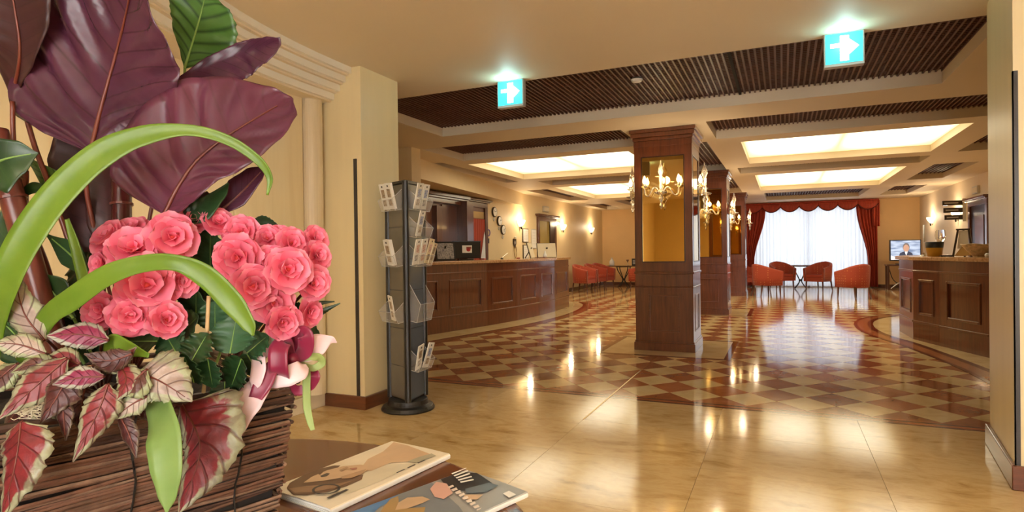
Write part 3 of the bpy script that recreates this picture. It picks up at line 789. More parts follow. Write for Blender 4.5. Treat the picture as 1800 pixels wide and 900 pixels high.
o = drape(0, 0, .04, 2.66, 21.36, .05, 6, 70, 14, lambda z: 2.10+.30*ease(z), lambda z: 2.66).build('side_curtain', M['red_curtain'], None, smooth=True, solid=.006); tag(o, 'red side curtain gathered at the right of the lounge window', 'curtain')
va = thing('curtain_valance', 'scalloped red valance across the top of the lounge window', 'valance', (0, 0, 0))
MB().box(-1.16, 21.26, 2.66, 2.70, 21.58, 2.745).build('pelmet_board', M['red_curtain'], va)
NS = 7; X0, X1 = -1.14, 2.68; WS = (X1-X0)/NS
for k in range(NS):
    a = X0+k*WS; rows = []; edge = []
    for i in range(13):
        f = i/12; x = a+WS*f; dip = .17*math.sin(PI*f)**.8
        col = []
        for j in range(9):
            g = j/8; z = 2.70-(.10+dip)*g
            col.append((x, 21.25-.05*math.sin(PI*f)*math.sin(PI*g*.9)-.008*math.sin(g*PI*6)*math.sin(PI*f), z))
        rows.append(col); edge.append(col[-1])
    sw = MB().grid(rows).build('swag', M['red_curtain'], va, smooth=True, solid=.008)
    MB().tube(edge, .016, 6).build('fringe', M['red_trim'], sw, smooth=True)
for x, lab in ((-1.1, ''), (2.62, '')):
    drape(x-.10, x+.10, 1.9 if x > 0 else 2.0, 2.7, 21.27, .03, 3, 24, 6).build('tail', M['red_curtain'], va, smooth=True, solid=.006)

# ============================================================ TELEVISION
tt = thing('console_table', 'small dark side table with curved legs under the television', 'table', (3.25, 20.75, 0))
MB().box(-.46, -.26, .70, .46, .26, .745).build('tabletop', M['wood_dark'], tt, bevel=.006)
for x in (-.42, .42):
    MB().box(x-.025, -.22, 0, x+.025, -.17, .70).build('leg', M['wood_dark'], tt); MB().box(x-.025, .17, 0, x+.025, .22, .70).build('leg', M['wood_dark'], tt)
MB().tube(spline([(-.40, -.18, .62), (-.3, -.18, .30), (-.1, -.18, .12), (.0, -.18, .04)], 16), .012, 6).build('curved_brace', M['black'], tt, smooth=True)
MB().tube(spline([(-.36, -.19, .03), (-.22, -.19, .16), (-.1, -.19, .24)], 10), .018, 6).build('bright_brace', M['chrome'], tt, smooth=True)
tv = thing('television', 'flat television showing a newsreader, on the small dark table', 'television', (3.28, 20.75, .745), rad(6))
MB().box(-.40, -.03, .10, .40, .03, .72).build('bezel', M['black'], tv, bevel=.006)
MB().box(-.05, -.02, .02, .05, .02, .12).build('neck', M['black'], tv); MB().box(-.22, -.12, 0, .22, .12, .02).build('foot', M['black'], tv, bevel=.004)
scn = NT('lit_screen_background'); f = scn.noise(3, 3, (1, 1, 6)); c = scn.ramp(f, [(.35, (.20, .26, .40)), (.6, (.62, .70, .85))]); scn.set(Base_Color=(.02, .02, .02), Emission_Color=c, Emission_Strength=.6, Roughness=.2)
MB().box(-.372, -.033, .135, .372, -.030, .695).build('screen', scn.m, tv)
def disc(m, cx, cz, rx, rz, y, n=16): m.add([(cx+rx*math.cos(2*PI*k/n), y, cz+rz*math.sin(2*PI*k/n)) for k in range(n)], [tuple(range(n))])
sc_skin = emat('screen_skin_tone', (.50, .30, .22), .5); sc_dark = emat('screen_dark_suit', (.03, .035, .06), .8); sc_hair = emat('screen_grey_hair', (.16, .14, .14), .5); sc_white = emat('screen_white_desk', (.85, .88, .95), .5)
m = MB(); m.add([(x, -.0345, z) for x, z in ((-.18, .20), (-.14, .33), (-.03, .38), (.07, .38), (.17, .33), (.21, .20))], [tuple(range(6))]); m.build('newsreader_suit', sc_dark, tv)
m = MB(); m.add([(x, -.0350, z) for x, z in ((-.02, .37), (.02, .25), (.06, .37))], [(0, 1, 2)]); m.build('newsreader_shirt', sc_white, tv)
m = MB(); disc(m, .02, .50, .088, .125, -.0350); m.build('newsreader_hair', sc_hair, tv)
m = MB(); disc(m, .02, .47, .074, .105, -.0355); m.build('newsreader_face', sc_skin, tv)
m = MB().add([(-.372, -.0352, .135), (.372, -.0352, .135), (.372, -.0352, .20), (-.25, -.0352, .21), (-.372, -.0352, .26)], [(0, 1, 2, 3, 4)]); m.build('news_desk', sc_white, tv)
# ============================================================ WALL THINGS, LEFT WALL (x = -6.1, facing +x)
WX = -6.1
M['shade'] = emat('lit_frosted_glass_shade', (1.0, .78, .42), 3)
def make_sconce(label, loc, rz):
    """local: wall at y=0, comes out towards -y"""
    t = thing('wall_sconce', label, 'wall lamp', loc, rz, 'lit wall sconces of the lounge')
    rows = []
    for j in range(7):
        f = j/6; r = .05+.10*math.sin(f*PI/2); z = -.07+.16*f
        rows.append([(r*1.1*math.cos(PI*k/12), -.01-r*.85*math.sin(PI*k/12), z) for k in range(13)])
    MB().grid(rows).build('glass_shade', M['shade'], t, smooth=True, solid=.004)
    MB().box(-.03, -.012, -.12, .03, 0, .06).build('wall_plate', M['brass'], t, bevel=.004)
    MB().lathe([(.0, -.145), (.014, -.135), (.022, -.11), (.016, -.09), (.035, -.07), (.0, -.068)], 12, (0, -.05, 0)).build('finial', M['black'], t, smooth=True)
    return t
sc = make_sconce('lit wall sconce nearest the round clocks above the reception', (WX, 13.95, 1.97), PI/2)
for loc, rz, lab in (((WX, 17.15, 1.97), PI/2, 'lit wall sconce just beyond the doorway on the left wall'),
                     ((WX, 20.1, 1.97), PI/2, 'lit wall sconce nearest the left back corner'),
                     ((3.8, 19.9, 1.97), -PI/2, 'lit wall sconce above the television side of the right wall'),
                     ((3.8, 17.25, 1.97), -PI/2, 'lit wall sconce beside the dark direction signs')):
    copy_tree(sc, loc, rz, lab)
for x, y in ((WX+.24, 13.95), (WX+.24, 17.15), (WX+.24, 20.1), (3.56, 19.9), (3.56, 17.25)): lampat(x, y, 2.10, 8)
M['clock_rim'] = mat('dark_clock_rim', (.05, .035, .025), .3, var=.05)
M['wall_plaque'] = mat('pale_metal_plaque', (.60, .58, .52), .3, metal=.5, var=.05)
def yz(name, lab, cat, x, y, z, group=None, rz=PI/2): return thing(name, lab, cat, (x, y, z), rz, group)   # local -y faces the room
def zdisc(m, r, y, n=24, cx=0, cz=0): m.add([(cx+r*math.cos(2*PI*k/n), y, cz+r*math.sin(2*PI*k/n)) for k in range(n)], [tuple(range(n))])
def make_clock(lab, y, z, hr):
    t = yz('wall_clock', lab, 'clock', WX, y, z, 'round clocks on the left wall')
    rows = [[(r*math.cos(2*PI*k/24), d, r*math.sin(2*PI*k/24)) for k in range(24)] for r, d in ((.118, 0), (.12, -.03), (.105, -.04), (.098, -.028))]
    MB().grid(rows, True).build('rim', M['clock_rim'], t, smooth=False)
    m = MB(); zdisc(m, .10, -.0385); m.build('dial', M['white'], t)
    m = MB()
    for a, L in ((hr, .055), (70, .08)): m.bar((0, -.041, 0), (L*math.sin(rad(a)), -.041, L*math.cos(rad(a))), .008, .003, (0, 1, 0))
    m.build('hand', M['black'], t)
    q = MB().lathe([(.0, -.001), (.042, -.001), (.042, .012), (.0, .012)], 20); 
    q.v = [(x, -zz, yy-.175) for x, yy, zz in q.v]; q.build('name_disc', M['wall_plaque'], t)
make_clock('round wall clock highest of the three above the reception', 12.46, 2.19, 300)
make_clock('round wall clock in the middle of the three above the reception', 12.72, 1.99, 40)
make_clock('round wall clock lowest of the three above the reception', 12.92, 1.79, 150)
t = yz('wall_ornament', 'small dark shield plaque with a hanging loop below the first sconce', 'ornament', WX, 13.6, 1.44)
MB().add([(x, -.02, z) for x, z in ((-.09, .14), (.09, .14), (.09, .02), (0, -.10), (-.09, .02))]+[(x, 0, z) for x, z in ((-.09, .14), (.09, .14), (.09, .02), (0, -.10), (-.09, .02))], [(0, 4, 3, 2, 1), (0, 1, 6, 5), (1, 2, 7, 6), (2, 3, 8, 7), (3, 4, 9, 8), (4, 0, 5, 9)]).build('shield', M['clock_rim'], t)
m = MB(); zdisc(m, .045, -.022, 16, 0, .05); m.build('badge', M['wall_plaque'], t)
MB().tube(spline([(-.05, -.02, -.05), (-.07, -.03, -.22), (0, -.03, -.34), (.07, -.03, -.22), (.05, -.02, -.05)], 20), .010, 6).build('loop', M['brass'], t, smooth=True)
MB().lathe([(.05, .15), (.03, .19), (.0, .21)], 10, (0, -.03, 0)).build('cap', M['wall_plaque'], t)
for (y, z, w, h, lab) in ((14.28, 1.68, .36, .36, 'framed white notice, upper left of the three on the wall'), (14.85, 1.60, .34, .52, 'framed white notice, the tall one of the three on the wall'), (14.30, 1.26, .36, .36, 'framed white notice, lowest of the three on the wall')):
    t = yz('framed_notice', lab, 'notice', WX, y, z, 'white notices beside the doorway')
    MB().box(-w/2, -.025, -h/2, w/2, 0, h/2).build('frame', M['clock_rim'] if h < .5 else M['wall_plaque'], t)
    MB().box(-w/2+.02, -.028, -h/2+.02, w/2-.02, -.022, h/2-.02).build('sheet', M['white'], t)
    m = MB()
    for k in range(5): m.box(-w*.33, -.0292, h*.3-k*h*.14, w*(.3-.1*(k % 2)), -.0282, h*.3-k*h*.14+.008)
    m.build('text_lines', M['wall_plaque'], t)
def door_case(name, x, y0, y1, ztop, side, m1='wood_dark', leaf='door_olive', depth=.0, n=1):
    """cased doorway on a long wall; side=+1 faces +x"""
    s = side; w = .13
    b = MB()
    def bx(b, o0, o1, ya, yb, z0, z1): b.box(min(x+s*o0, x+s*o1), ya, z0, max(x+s*o0, x+s*o1), yb, z1)
    bx(b, 0, .05, y0, y0+w, 0, ztop-.16); bx(b, 0, .05, y1-w, y1, 0, ztop-.16); bx(b, 0, .05, y0, y1, ztop-.16, ztop-.05)
    bx(b, 0, .09, y0-.05, y1+.05, ztop-.05, ztop-.02); bx(b, 0, .13, y0-.09, y1+.09, ztop-.02, ztop+.02)
    d = struct(name, b, M[m1], bevel=.005)
    b = MB(); bx(b, .002, .015, y0+w, y1-w, 0, ztop-.16); b.build('door_leaf', M[leaf], d)
    return d, bx
M['door_olive'] = mat('olive_lit_passage', (.34, .24, .06), .6, var=.1, scale=2)
M['door_dark'] = mat('dark_door_leaf', (.030, .010, .006), .35, var=.2)
d, bx = door_case('door_2', WX, 15.1, 16.55, 2.27, 1)
b = MB(); bx(b, .016, .045, 16.03, 16.42, 0, 2.11); b.build('open_leaf', M['door_dark'], d)
# white emergency plates above both doorways
for x, y, rz, lab in ((WX, 15.75, PI/2, 'small pale exit plate above the left doorway'), (3.8, 15.72, -PI/2, 'small pale exit plate above the right doorway')):
    t = thing('exit_plate', lab, 'sign', (x, y, 2.44), rz)
    MB().box(-.20, -.05, -.07, .20, 0, .09).build('case', M['wall_plaque'], t, bevel=.004); MB().box(-.17, -.054, -.045, .17, -.048, .065).build('face', M['cream_paper'], t)
t = yz('direction_sign', 'small black sign beside the left doorway', 'sign', WX, 16.78, 2.10); MB().box(-.16, -.02, -.05, .16, 0, .05).build('plate', M['black'], t); MB().box(-.12, -.0215, -.012, .12, -.0195, .012).build('lettering', M['wall_plaque'], t)
# reception back: tall wood recess and cased passage
M['wood_warm'] = wood('warm_cabinet_wood', (.10, .028, .008), (.18, .055, .018), stretch=(8, 8, .6))
b = MB()
for y0, y1, z0, z1, o in ((8.3, 8.5, 0, 2.30, .22), (9.72, 9.92, 0, 2.16, .14), (8.3, 10.85, 2.22, 2.30, .16), (8.3, 10.9, 2.30, 2.34, .20), (8.3, 10.9, 2.34, 2.40, .24), (10.62, 10.9, 0, 2.30, .30)):
    b.box(WX, y0, z0, WX+o, y1, z1)
cab = thing('wall_cabinet', 'tall dark wood wall niche behind the reception computers', 'cabinet', (0, 0, 0))
b.build('casing', M['wood_dark'], cab, bevel=.006)
MB().box(WX, 8.5, 0, WX+.03, 10.62, 2.22).build('back_panel', M['wood_warm'], cab); MB().box(WX+.03, 10.05, 0, WX+.06, 10.62, 2.2).build('inner_panel', M['wood_dark'], cab)
d, bx = door_case('door_3', WX, 10.92, 12.06, 2.40, 1, leaf='wood_warm')
b = MB(); bx(b, .016, .03, 11.07, 11.90, 2.0, 2.15); b.build('transom', M['brass'], d)
rows = [[(WX+.035+.012*math.sin(i*1.3), 11.06+.84*i/40, z) for i in range(41)] for z in (0, 1.0, 1.99)]
MB().grid(rows).build('passage_curtain', M['red_curtain'], d, smooth=True)
m = MB().add([(WX+.055, y, z) for y, z in ((11.64, 1.0), (11.90, 1.0), (11.90, 1.62), (11.86, 1.72))], [(0, 1, 2, 3)]); m.build('white_light_patch', M['porcelain'], d)  # triangle of light in the passage, put in as a white sheet
t = yz('key_ring', 'ring ornament with a small dark tag hanging beside the passage', 'ornament', WX, 12.14, 1.70)
MB().tube([(.07*math.cos(k*PI/8), -.02, .07*math.sin(k*PI/8)) for k in range(17)], .013, 6).build('ring', mat('violet_plastic', (.20, .12, .40), .3), t, smooth=True); MB().box(-.03, -.02, -.24, .03, -.005, -.13).build('tag', M['black'], t)

# ---- right wall (x = 3.8, facing -x)
RX = 3.8
d, bx = door_case('door_4', RX, 14.9, 16.25, 2.27, -1, leaf='door_dark')
b = MB(); bx(b, .016, .03, 15.2, 15.8, 1.0, 1.9); b.build('raised_panel', M['wood_warm'], d)
t = thing('direction_signs', 'three dark direction blades stacked on the right wall', 'sign', (RX, 16.62, 2.08))
for k, dz in enumerate((.165, 0, -.165)):
    bl = MB().box(-.44+.02*k, -.012, dz-.055, -.05, .012, dz+.055).build('blade', M['clock_rim'], t, bevel=.003)
    MB().box(-.40+.02*k, -.0135, dz-.015, -.14, -.0125, dz+.015).build('lettering', M['wall_plaque'], bl)
MB().box(-.06, -.02, -.26, 0, .02, .26).build('bracket', M['wall_plaque'], t)
t = thing('oval_plaque', 'oval pale medallion on the right wall beside the right pier', 'plaque', (RX, 14.1, 1.98), -PI/2)
q = MB().lathe([(.0, 0), (.16, 0), (.17, .012), (.15, .025), (.0, .02)], 24); q.v = [(x*.8, -zz, yy*1.35) for x, yy, zz in q.v]; q.build('disc', M['wall_plaque'], t)
q = MB().lathe([(.165, .010), (.18, .02), (.165, .03)], 24, caps=False); q.v = [(x*.8, -zz, yy*1.35) for x, yy, zz in q.v]; q.build('rim', M['brass'], t)

# ============================================================ ON THE RECEPTION COUNTER (z 1.12)
ZT = 1.12
t = thing('display_frame', 'black framed picture leaning on the reception counter, left of the computer screen', 'display frame', (-5.18, 8.72, ZT), rad(47))
R = Matrix.Translation((0, 0, .004)) @ Matrix.Rotation(rad(-14), 4, 'X')
def tilt(mb, R=R): mb.v = [tuple(R @ Vector(p)) for p in mb.v]; return mb
tilt(MB().box(-.17, -.012, .0, .17, .012, .33)).build('frame', M['black'], t, bevel=.004); tilt(MB().box(-.145, -.015, .025, .145, -.011, .30)).build('picture', PR['grey'], t)
MB().bar((0, .02, .25), (0, .14, .004), .03, .01).build('strut', M['black'], t)
t = thing('computer_monitor', 'black monitor seen from behind with a white and red sticker, on the reception counter', 'monitor', (-5.22, 9.52, ZT), rad(42))
MB().box(-.26, -.02, .03, .26, .035, .335).build('casing', M['black'], t, bevel=.008); MB().box(-.27, -.012, .325, .27, .03, .345).build('top_edge', M['dark_grey'], t)
MB().box(-.12, -.03, 0, .12, .10, .02).build('foot', M['black'], t, bevel=.004)
lab_ = MB().box(-.085, -.0225, .13, .095, -.0195, .265).build('sticker', M['white'], t)
m = MB(); disc(m, .03, .19, .038, .038, -.0235); m.build('red_mark', mat('sticker_red', (.50, .02, .02), .4), lab_)
MB().box(-.01, -.0235, .20, .085, -.0228, .24).build('red_flag', mat('sticker_brown', (.35, .12, .10), .4), lab_)
t = thing('pen', 'thin pen in a stand on the reception counter', 'pen', (-5.0, 10.55, ZT), rad(60))
MB().lathe([(.035, 0), (.035, .01), (.012, .018), (.008, .03)], 14).build('stand', M['black'], t); MB().tube([(0, 0, .028), (.05, 0, .06), (.14, 0, .115)], .006, 6).build('barrel', M['chrome'], t)
t = tag(MB().box(-.05, -.03, 0, .05, .03, .022).build('red_card_box', mat('red_card', (.45, .05, .04), .5)), 'tiny red card box lying on the reception counter by the monitor', 'box'); t.location = (-5.13, 9.98, ZT)
t = tag(MB().box(-.035, -.02, 0, .035, .02, .02).build('red_stamp', mat('dark_red_plastic', (.35, .03, .02), .4), bevel=.003), 'tiny red stamp on the middle of the reception counter', 'stamp'); t.location = (-4.85, 11.0, ZT)
def board(name, lab, cat, loc, rz, w, h, m, back=True, a=-16):
    t = thing(name, lab, cat, loc, rz); R = Matrix.Translation((0, 0, .009)) @ Matrix.Rotation(rad(a), 4, 'X')
    tilt(MB().box(-w/2, -.008, 0, w/2, .008, h), R).build('board', m, t, bevel=.002)
    tilt(MB().box(-w/2-.01, .008, 0, w/2+.01, .022, h+.01), R).build('backing', M['black'], t)
    MB().bar((0, .03, h*.7), (0, h*.55, .006), .04, .012).build('strut', M['black'], t); return t
board('menu_board', 'cream card board leaning on a black stand at the far end of the reception counter', 'display board', (-4.72, 12.30, ZT), rad(38), .42, .32, M['cream_paper'])
board('menu_holder', 'black card holder seen edge-on before the cream board', 'display board', (-4.75, 11.55, ZT), rad(95), .26, .32, M['cream_paper'])
t = tag(MB().lathe([(.0, 0), (.04, 0), (.045, .05), (.02, .11), (.012, .15), (.0, .16)], 12).build('white_figurine', M['porcelain'], None, smooth=True), 'small white figurine leaning before the cream board', 'figurine'); t.location = (-4.66, 12.0, ZT)
t = tag(MB().box(-.12, -.08, 0, .12, .08, .012).build('red_folder', mat('dark_red_folder', (.16, .02, .015), .4)), 'flat dark red folder on the counter between the two card stands', 'folder'); t.location = (-4.68, 11.8, ZT)

# ============================================================ ON THE BAR COUNTER
t = thing('ice_bucket', 'yellow and black round tub on the bar counter', 'bucket', (1.85, 9.60, ZT))
MB().lathe([(.0, 0), (.082, 0), (.095, .10), (.098, .115)], 24, caps=False).build('yellow_body', mat('yellow_enamel', (.50, .27, .015), .35), t, smooth=True)
MB().lathe([(.098, .115), (.108, .19), (.103, .195), (.09, .12), (.0, .10)], 24, caps=False).build('black_rim', M['black'], t, smooth=True)
t = thing('candle', 'tall thin white taper candle beside the yellow tub', 'candle', (1.775, 9.82, ZT))
MB().lathe([(.0, 0), (.035, 0), (.03, .012), (.014, .02), (.014, .05)], 14).build('holder', M['chrome'], t); MB().lathe([(.015, .05), (.013, .43), (.0, .435)], 12).build('wax', M['porcelain'], t, smooth=True)
t = thing('wine_glass', 'clear stemmed glass standing behind the yellow tub', 'glass', (1.98, 9.92, ZT))
gm2 = NT('clear_drinking_glass'); gm2.set(Base_Color=(.97, .97, .97), Roughness=.02, Transmission_Weight=.95, IOR=1.25); M['dglass'] = gm2.m
MB().lathe([(.0, 0), (.045, 0), (.006, .012), (.006, .16), (.05, .21), (.065, .28), (.055, .36)], 20, caps=False).build('bowl', M['dglass'], t, smooth=True)
t = tag(MB().box(-.07, -.04, 0, .07, .04, .018).build('black_tray', M['black'], None, bevel=.003), 'flat black tray on the bar counter next to the yellow tub', 'tray'); t.location = (1.93, 9.33, ZT)
t = thing('tabletop_easel', 'dark wooden A-shaped easel holding a white card on the bar counter', 'easel', (2.10, 9.30, ZT), rad(-20))
for a, b in (((-.10, -.06, 0), (-.055, 0, .34)), ((.10, -.06, 0), (.055, 0, .34)), ((0, .10, 0), (0, .01, .34))): MB().bar(a, b, .022, .018, (0, 1, 0)).build('leg', M['clock_rim'], t)
MB().box(-.075, -.012, .335, .075, .012, .355).build('top_bar', M['clock_rim'], t); MB().add([(x, -.035+z*.1, z) for x, z in ((-.06, .10), (.06, .10), (.045, .33), (-.045, .33))], [(0, 1, 2, 3)]).build('white_card', M['white'], t, solid=.003)
MB().add([(x, -.055+z*.1, z) for x, z in ((-.085, .01), (.085, .01), (0, .15))], [(0, 1, 2)]).build('brown_card', M['brass'], t, solid=.004)
t = thing('wicker_bowl', 'pale flared wicker bowl on the bar counter by the right pier', 'bowl', (2.17, 8.93, ZT))
rows = []
for j in range(7):
    f = j/6; r = .05+.125*f**1.1; rows.append([(r*math.cos(2*PI*k/28)*(1+.03*(k % 2)), r*math.sin(2*PI*k/28)*(1+.03*(k % 2)), .005+.15*f**1.3+.006*f*math.sin(5*2*PI*k/28)) for k in range(28)])
M['wicker'] = mat('pale_wicker', (.62, .47, .27), .7, var=.3, scale=30, bump=.4)
MB().grid(rows, True).build('woven_wall', M['wicker'], t, solid=.008); MB().lathe([(.0, 0), (.062, 0), (.062, .012), (.0, .012)], 20).build('bottom', M['wicker'], t)
t = tag(MB().lathe([(.0, 0), (.03, 0), (.034, .03), (.022, .045), (.0, .047)], 14).build('white_cup', M['porcelain'], None, smooth=True), 'small white lidded pot at the edge of the bar worktop', 'pot'); t.location = (2.17, 8.58, ZT)
# ============================================================ FOREGROUND TABLE AND MAGAZINES
def PZ(u, v, z):
    d = FWD+RGT*((u-900)/F_PX)+UPV*((450-v)/F_PX); return CAM+d*((z-CAM_H)/d.z)
M['table_wood'] = wood('satin_brown_table_wood', (.095, .028, .008), (.19, .062, .017), .22, .3, (1.2, 9, 3), 1.6)
TX, TY, TR_ = -.975, .571, .711
t = thing('round_table', 'round brown wooden table in the foreground carrying the flower basket and magazines', 'table', (TX, TY, 0))
MB().lathe([(TR_-.03, .715), (TR_-.004, .722), (TR_, .730), (TR_, .740), (TR_-.006, .749), (TR_-.012, .75), (0, .75)], 96, caps=False).build('tabletop', M['table_wood'], t)
MB().lathe([(TR_-.03, .715), (TR_-.05, .70), (.0, .70)], 64, caps=False).build('under_rim', M['table_wood'], t)
MB().lathe([(.05, .70), (.07, .66), (.05, .60), (.04, .40), (.06, .25), (.08, .18), (.05, .12)], 28).build('column', M['table_wood'], t, smooth=True)
for k in range(4):
    a = k*PI/2+.4
    MB().tube(spline([(q*math.cos(a), q*math.sin(a), z) for q, z in ((.04, .20), (.15, .20), (.28, .10), (.38, .025))], 14), [.035]*8+[.028]*6+[.025], 8).build('leg', M['table_wood'], t, smooth=True)

def flatpoly(px, z, cx, cy, rz):
    c, s = math.cos(-rz), math.sin(-rz); out = []
    for u, v in px:
        p = PZ(u, v, z); x, y = p.x-cx, p.y-cy; out.append((x*c-y*s, x*s+y*c))
    return out
def magazine(label, cx, cy, rz, w, h, th, covm, pieces, zt=.75, spine='+x'):
    t = thing('magazine', label, 'magazine', (cx, cy, zt), rz, 'magazines on the round table')
    pg = MB()
    for k in range(6):
        j = .0015*math.sin(k*2.3); pg.box(-w/2+.002+j, -h/2+.002+j, th*(.06+k*.15), w/2-.004, h/2-.002-j, th*(.06+k*.15+.13))
    pg.build('pages', M['white'], t, smooth=False)
    rows = []
    for i in range(13):
        f = i/12; x = -w/2+w*f; lift = .0035*math.sin(PI*f)*.6
        rows.append([(x, -h/2+h*j/8, th*.98+lift*(1-.4*j/8)) for j in range(9)])
    # rolled spine edge on +x
    rows += [[(w/2+.003, -h/2+h*j/8, th*.75) for j in range(9)], [(w/2+.003, -h/2+h*j/8, th*.2) for j in range(9)], [(w/2-.002, -h/2+h*j/8, .0) for j in range(9)], [(-w/2, -h/2+h*j/8, .0) for j in range(9)]]
    cov = MB().grid(rows).build('cover', covm, t, smooth=False, solid=.0006)
    MB().box(w/2-.003, -h/2, .0005, w/2+.0045, h/2, th*.86).build('spine', M['white'], t, bevel=.002)
    for k, (nm, m, px) in enumerate(pieces):
        q = flatpoly(px, zt+th+.003, cx, cy, rz)
        q = [(max(-w/2+.002, min(w/2-.002, x)), max(-h/2+.002, min(h/2-.002, y))) for x, y in q]
        b = MB(); b.add([(x, y, 0) for x, y in q], [tuple(range(len(q)))])
        ms = MB(); n = len(q)
        zz = lambda x: th+.0006+.0035*.6*math.sin(PI*(x+w/2)/w)+.00025*(k+1)
        cxq = sum(x for x, y in q)/n; cyq = sum(y for x, y in q)/n
        ms.add([(cxq, cyq, zz(cxq))]+[(x, y, zz(x)) for x, y in q], [(0, i+1, (i+1) % n+1) for i in range(n)])
        ms.build(nm, m, cov)
    return t, cov, (cx, cy, rz)
def ell(cx, cy, rx, ry, rot=0, n=22):
    c, s = math.cos(rad(rot)), math.sin(rad(rot))
    return [(cx+rx*math.cos(2*PI*k/n)*c-ry*math.sin(2*PI*k/n)*s, cy+rx*math.cos(2*PI*k/n)*s+ry*math.sin(2*PI*k/n)*c) for k in range(n)]
g6 = lambda L: [(460+x/3.75, 740+y/3.75) for x, y in L]
pm = lambda n, c, **k: mat(n, c, .3, var=.08, scale=14, **k)
SK, SK2, HR, HR2, GR = pm('printed_skin', (.62, .42, .25)), pm('printed_skin_shadow', (.42, .25, .13)), pm('printed_brown_hair', (.12, .055, .025)), pm('printed_hair_light', (.26, .14, .07)), pm('printed_sage_grey', (.42, .38, .26))
cover1 = pm('printed_cream_cover', (.80, .70, .53)); DK = pm('printed_dark', (.03, .025, .025))
pcs1 = [('cover_band', pm('printed_pale_band', (.66, .58, .42)), g6([(480, 470), (700, 330), (780, 285), (1010, 275), (1100, 255), (1000, 290), (760, 400), (560, 480)])),
        ('printed_shoulder', SK, g6([(700, 250), (800, 200), (870, 135), (960, 160), (1110, 215), (1000, 262), (850, 275), (720, 330), (640, 330)])),
        ('printed_top', GR, g6([(960, 265), (1040, 235), (1120, 212), (1150, 226), (1010, 275)])),
        ('printed_hair', HR, g6([(165, 440), (185, 405), (260, 345), (370, 305), (480, 290), (520, 292), (420, 330), (330, 375), (280, 410), (420, 400), (560, 385), (670, 355), (660, 385), (560, 430), (430, 470), (300, 490), (210, 488)])),
        ('printed_hair_shine', HR2, g6([(180, 445), (300, 430), (480, 420), (600, 395), (480, 445), (330, 470), (220, 475)])),
        ('printed_face', SK, g6([(275, 408), (330, 368), (430, 325), (540, 298), (650, 290), (710, 300), (700, 325), (640, 350), (520, 378), (400, 398)])),
        ('printed_cheek', SK2, g6([(520, 372), (640, 335), (690, 320), (670, 350), (590, 380), (530, 384)])),
        ('printed_eye', DK, g6([(385, 365), (430, 345), (450, 350), (430, 368), (395, 374)])),
        ('printed_eyebrow', HR, g6([(372, 352), (400, 335), (405, 340), (385, 358)])),
        ('printed_nose', SK2, g6([(510, 330), (560, 305), (575, 312), (530, 338)])),
        ('printed_lips', pm('printed_lips', (.45, .17, .12)), g6([(578, 318), (630, 312), (630, 322), (600, 332)]))]
m1c = (PZ(485, 858, .76)+PZ(693, 774, .76)+PZ(783, 802, .76)+PZ(570, 900, .76))/4
A_, B_ = PZ(485, 858, .76), PZ(693, 774, .76); Q_, R_ = PZ(783, 802, .76), PZ(570, 897, .76)
dy = ((B_-A_).normalized()+(Q_-R_).normalized()).normalized(); rz1 = math.atan2(dy.y, dy.x)-PI/2
mg, cov, _ = magazine('cream magazine with a long-haired woman on the cover and the title IO, nearest the basket', m1c.x, m1c.y, rz1, .190, .365, .012, cover1, pcs1)
def txt(body, name, size, m, parent, loc, rz, ext=.0002):
    c = bpy.data.curves.new(name, 'FONT'); c.body = body; c.size = size; c.extrude = ext; c.materials.append(m); c.align_x = 'CENTER'; c.align_y = 'CENTER'
    o0 = bpy.data.objects.new(name, c); COL.objects.link(o0); bpy.context.view_layer.update()
    me = bpy.data.meshes.new_from_object(o0.evaluated_get(bpy.context.evaluated_depsgraph_get())); bpy.data.objects.remove(o0)
    o = bpy.data.objects.new(name, me); COL.objects.link(o); o.parent = parent; o.location = loc; o.rotation_euler = (0, 0, rz); return o
txt('I', 'title_letter', .075, DK, cov, (.058, -.128, .0158), PI); 
m = MB()
rows = [[((.030 if k else .024)*math.cos(2*PI*i/28)+.020, (.027 if k else .0225)*math.sin(2*PI*i/28)-.128, .0165) for i in range(28)] for k in (0, 1)]
m.grid(rows, True).build('title_letter', DK, cov)
for k in range(3): MB().box(.075, .02+k*.035, .0135, .078, .045+k*.035, .0139).build('small_print', DK, cov)
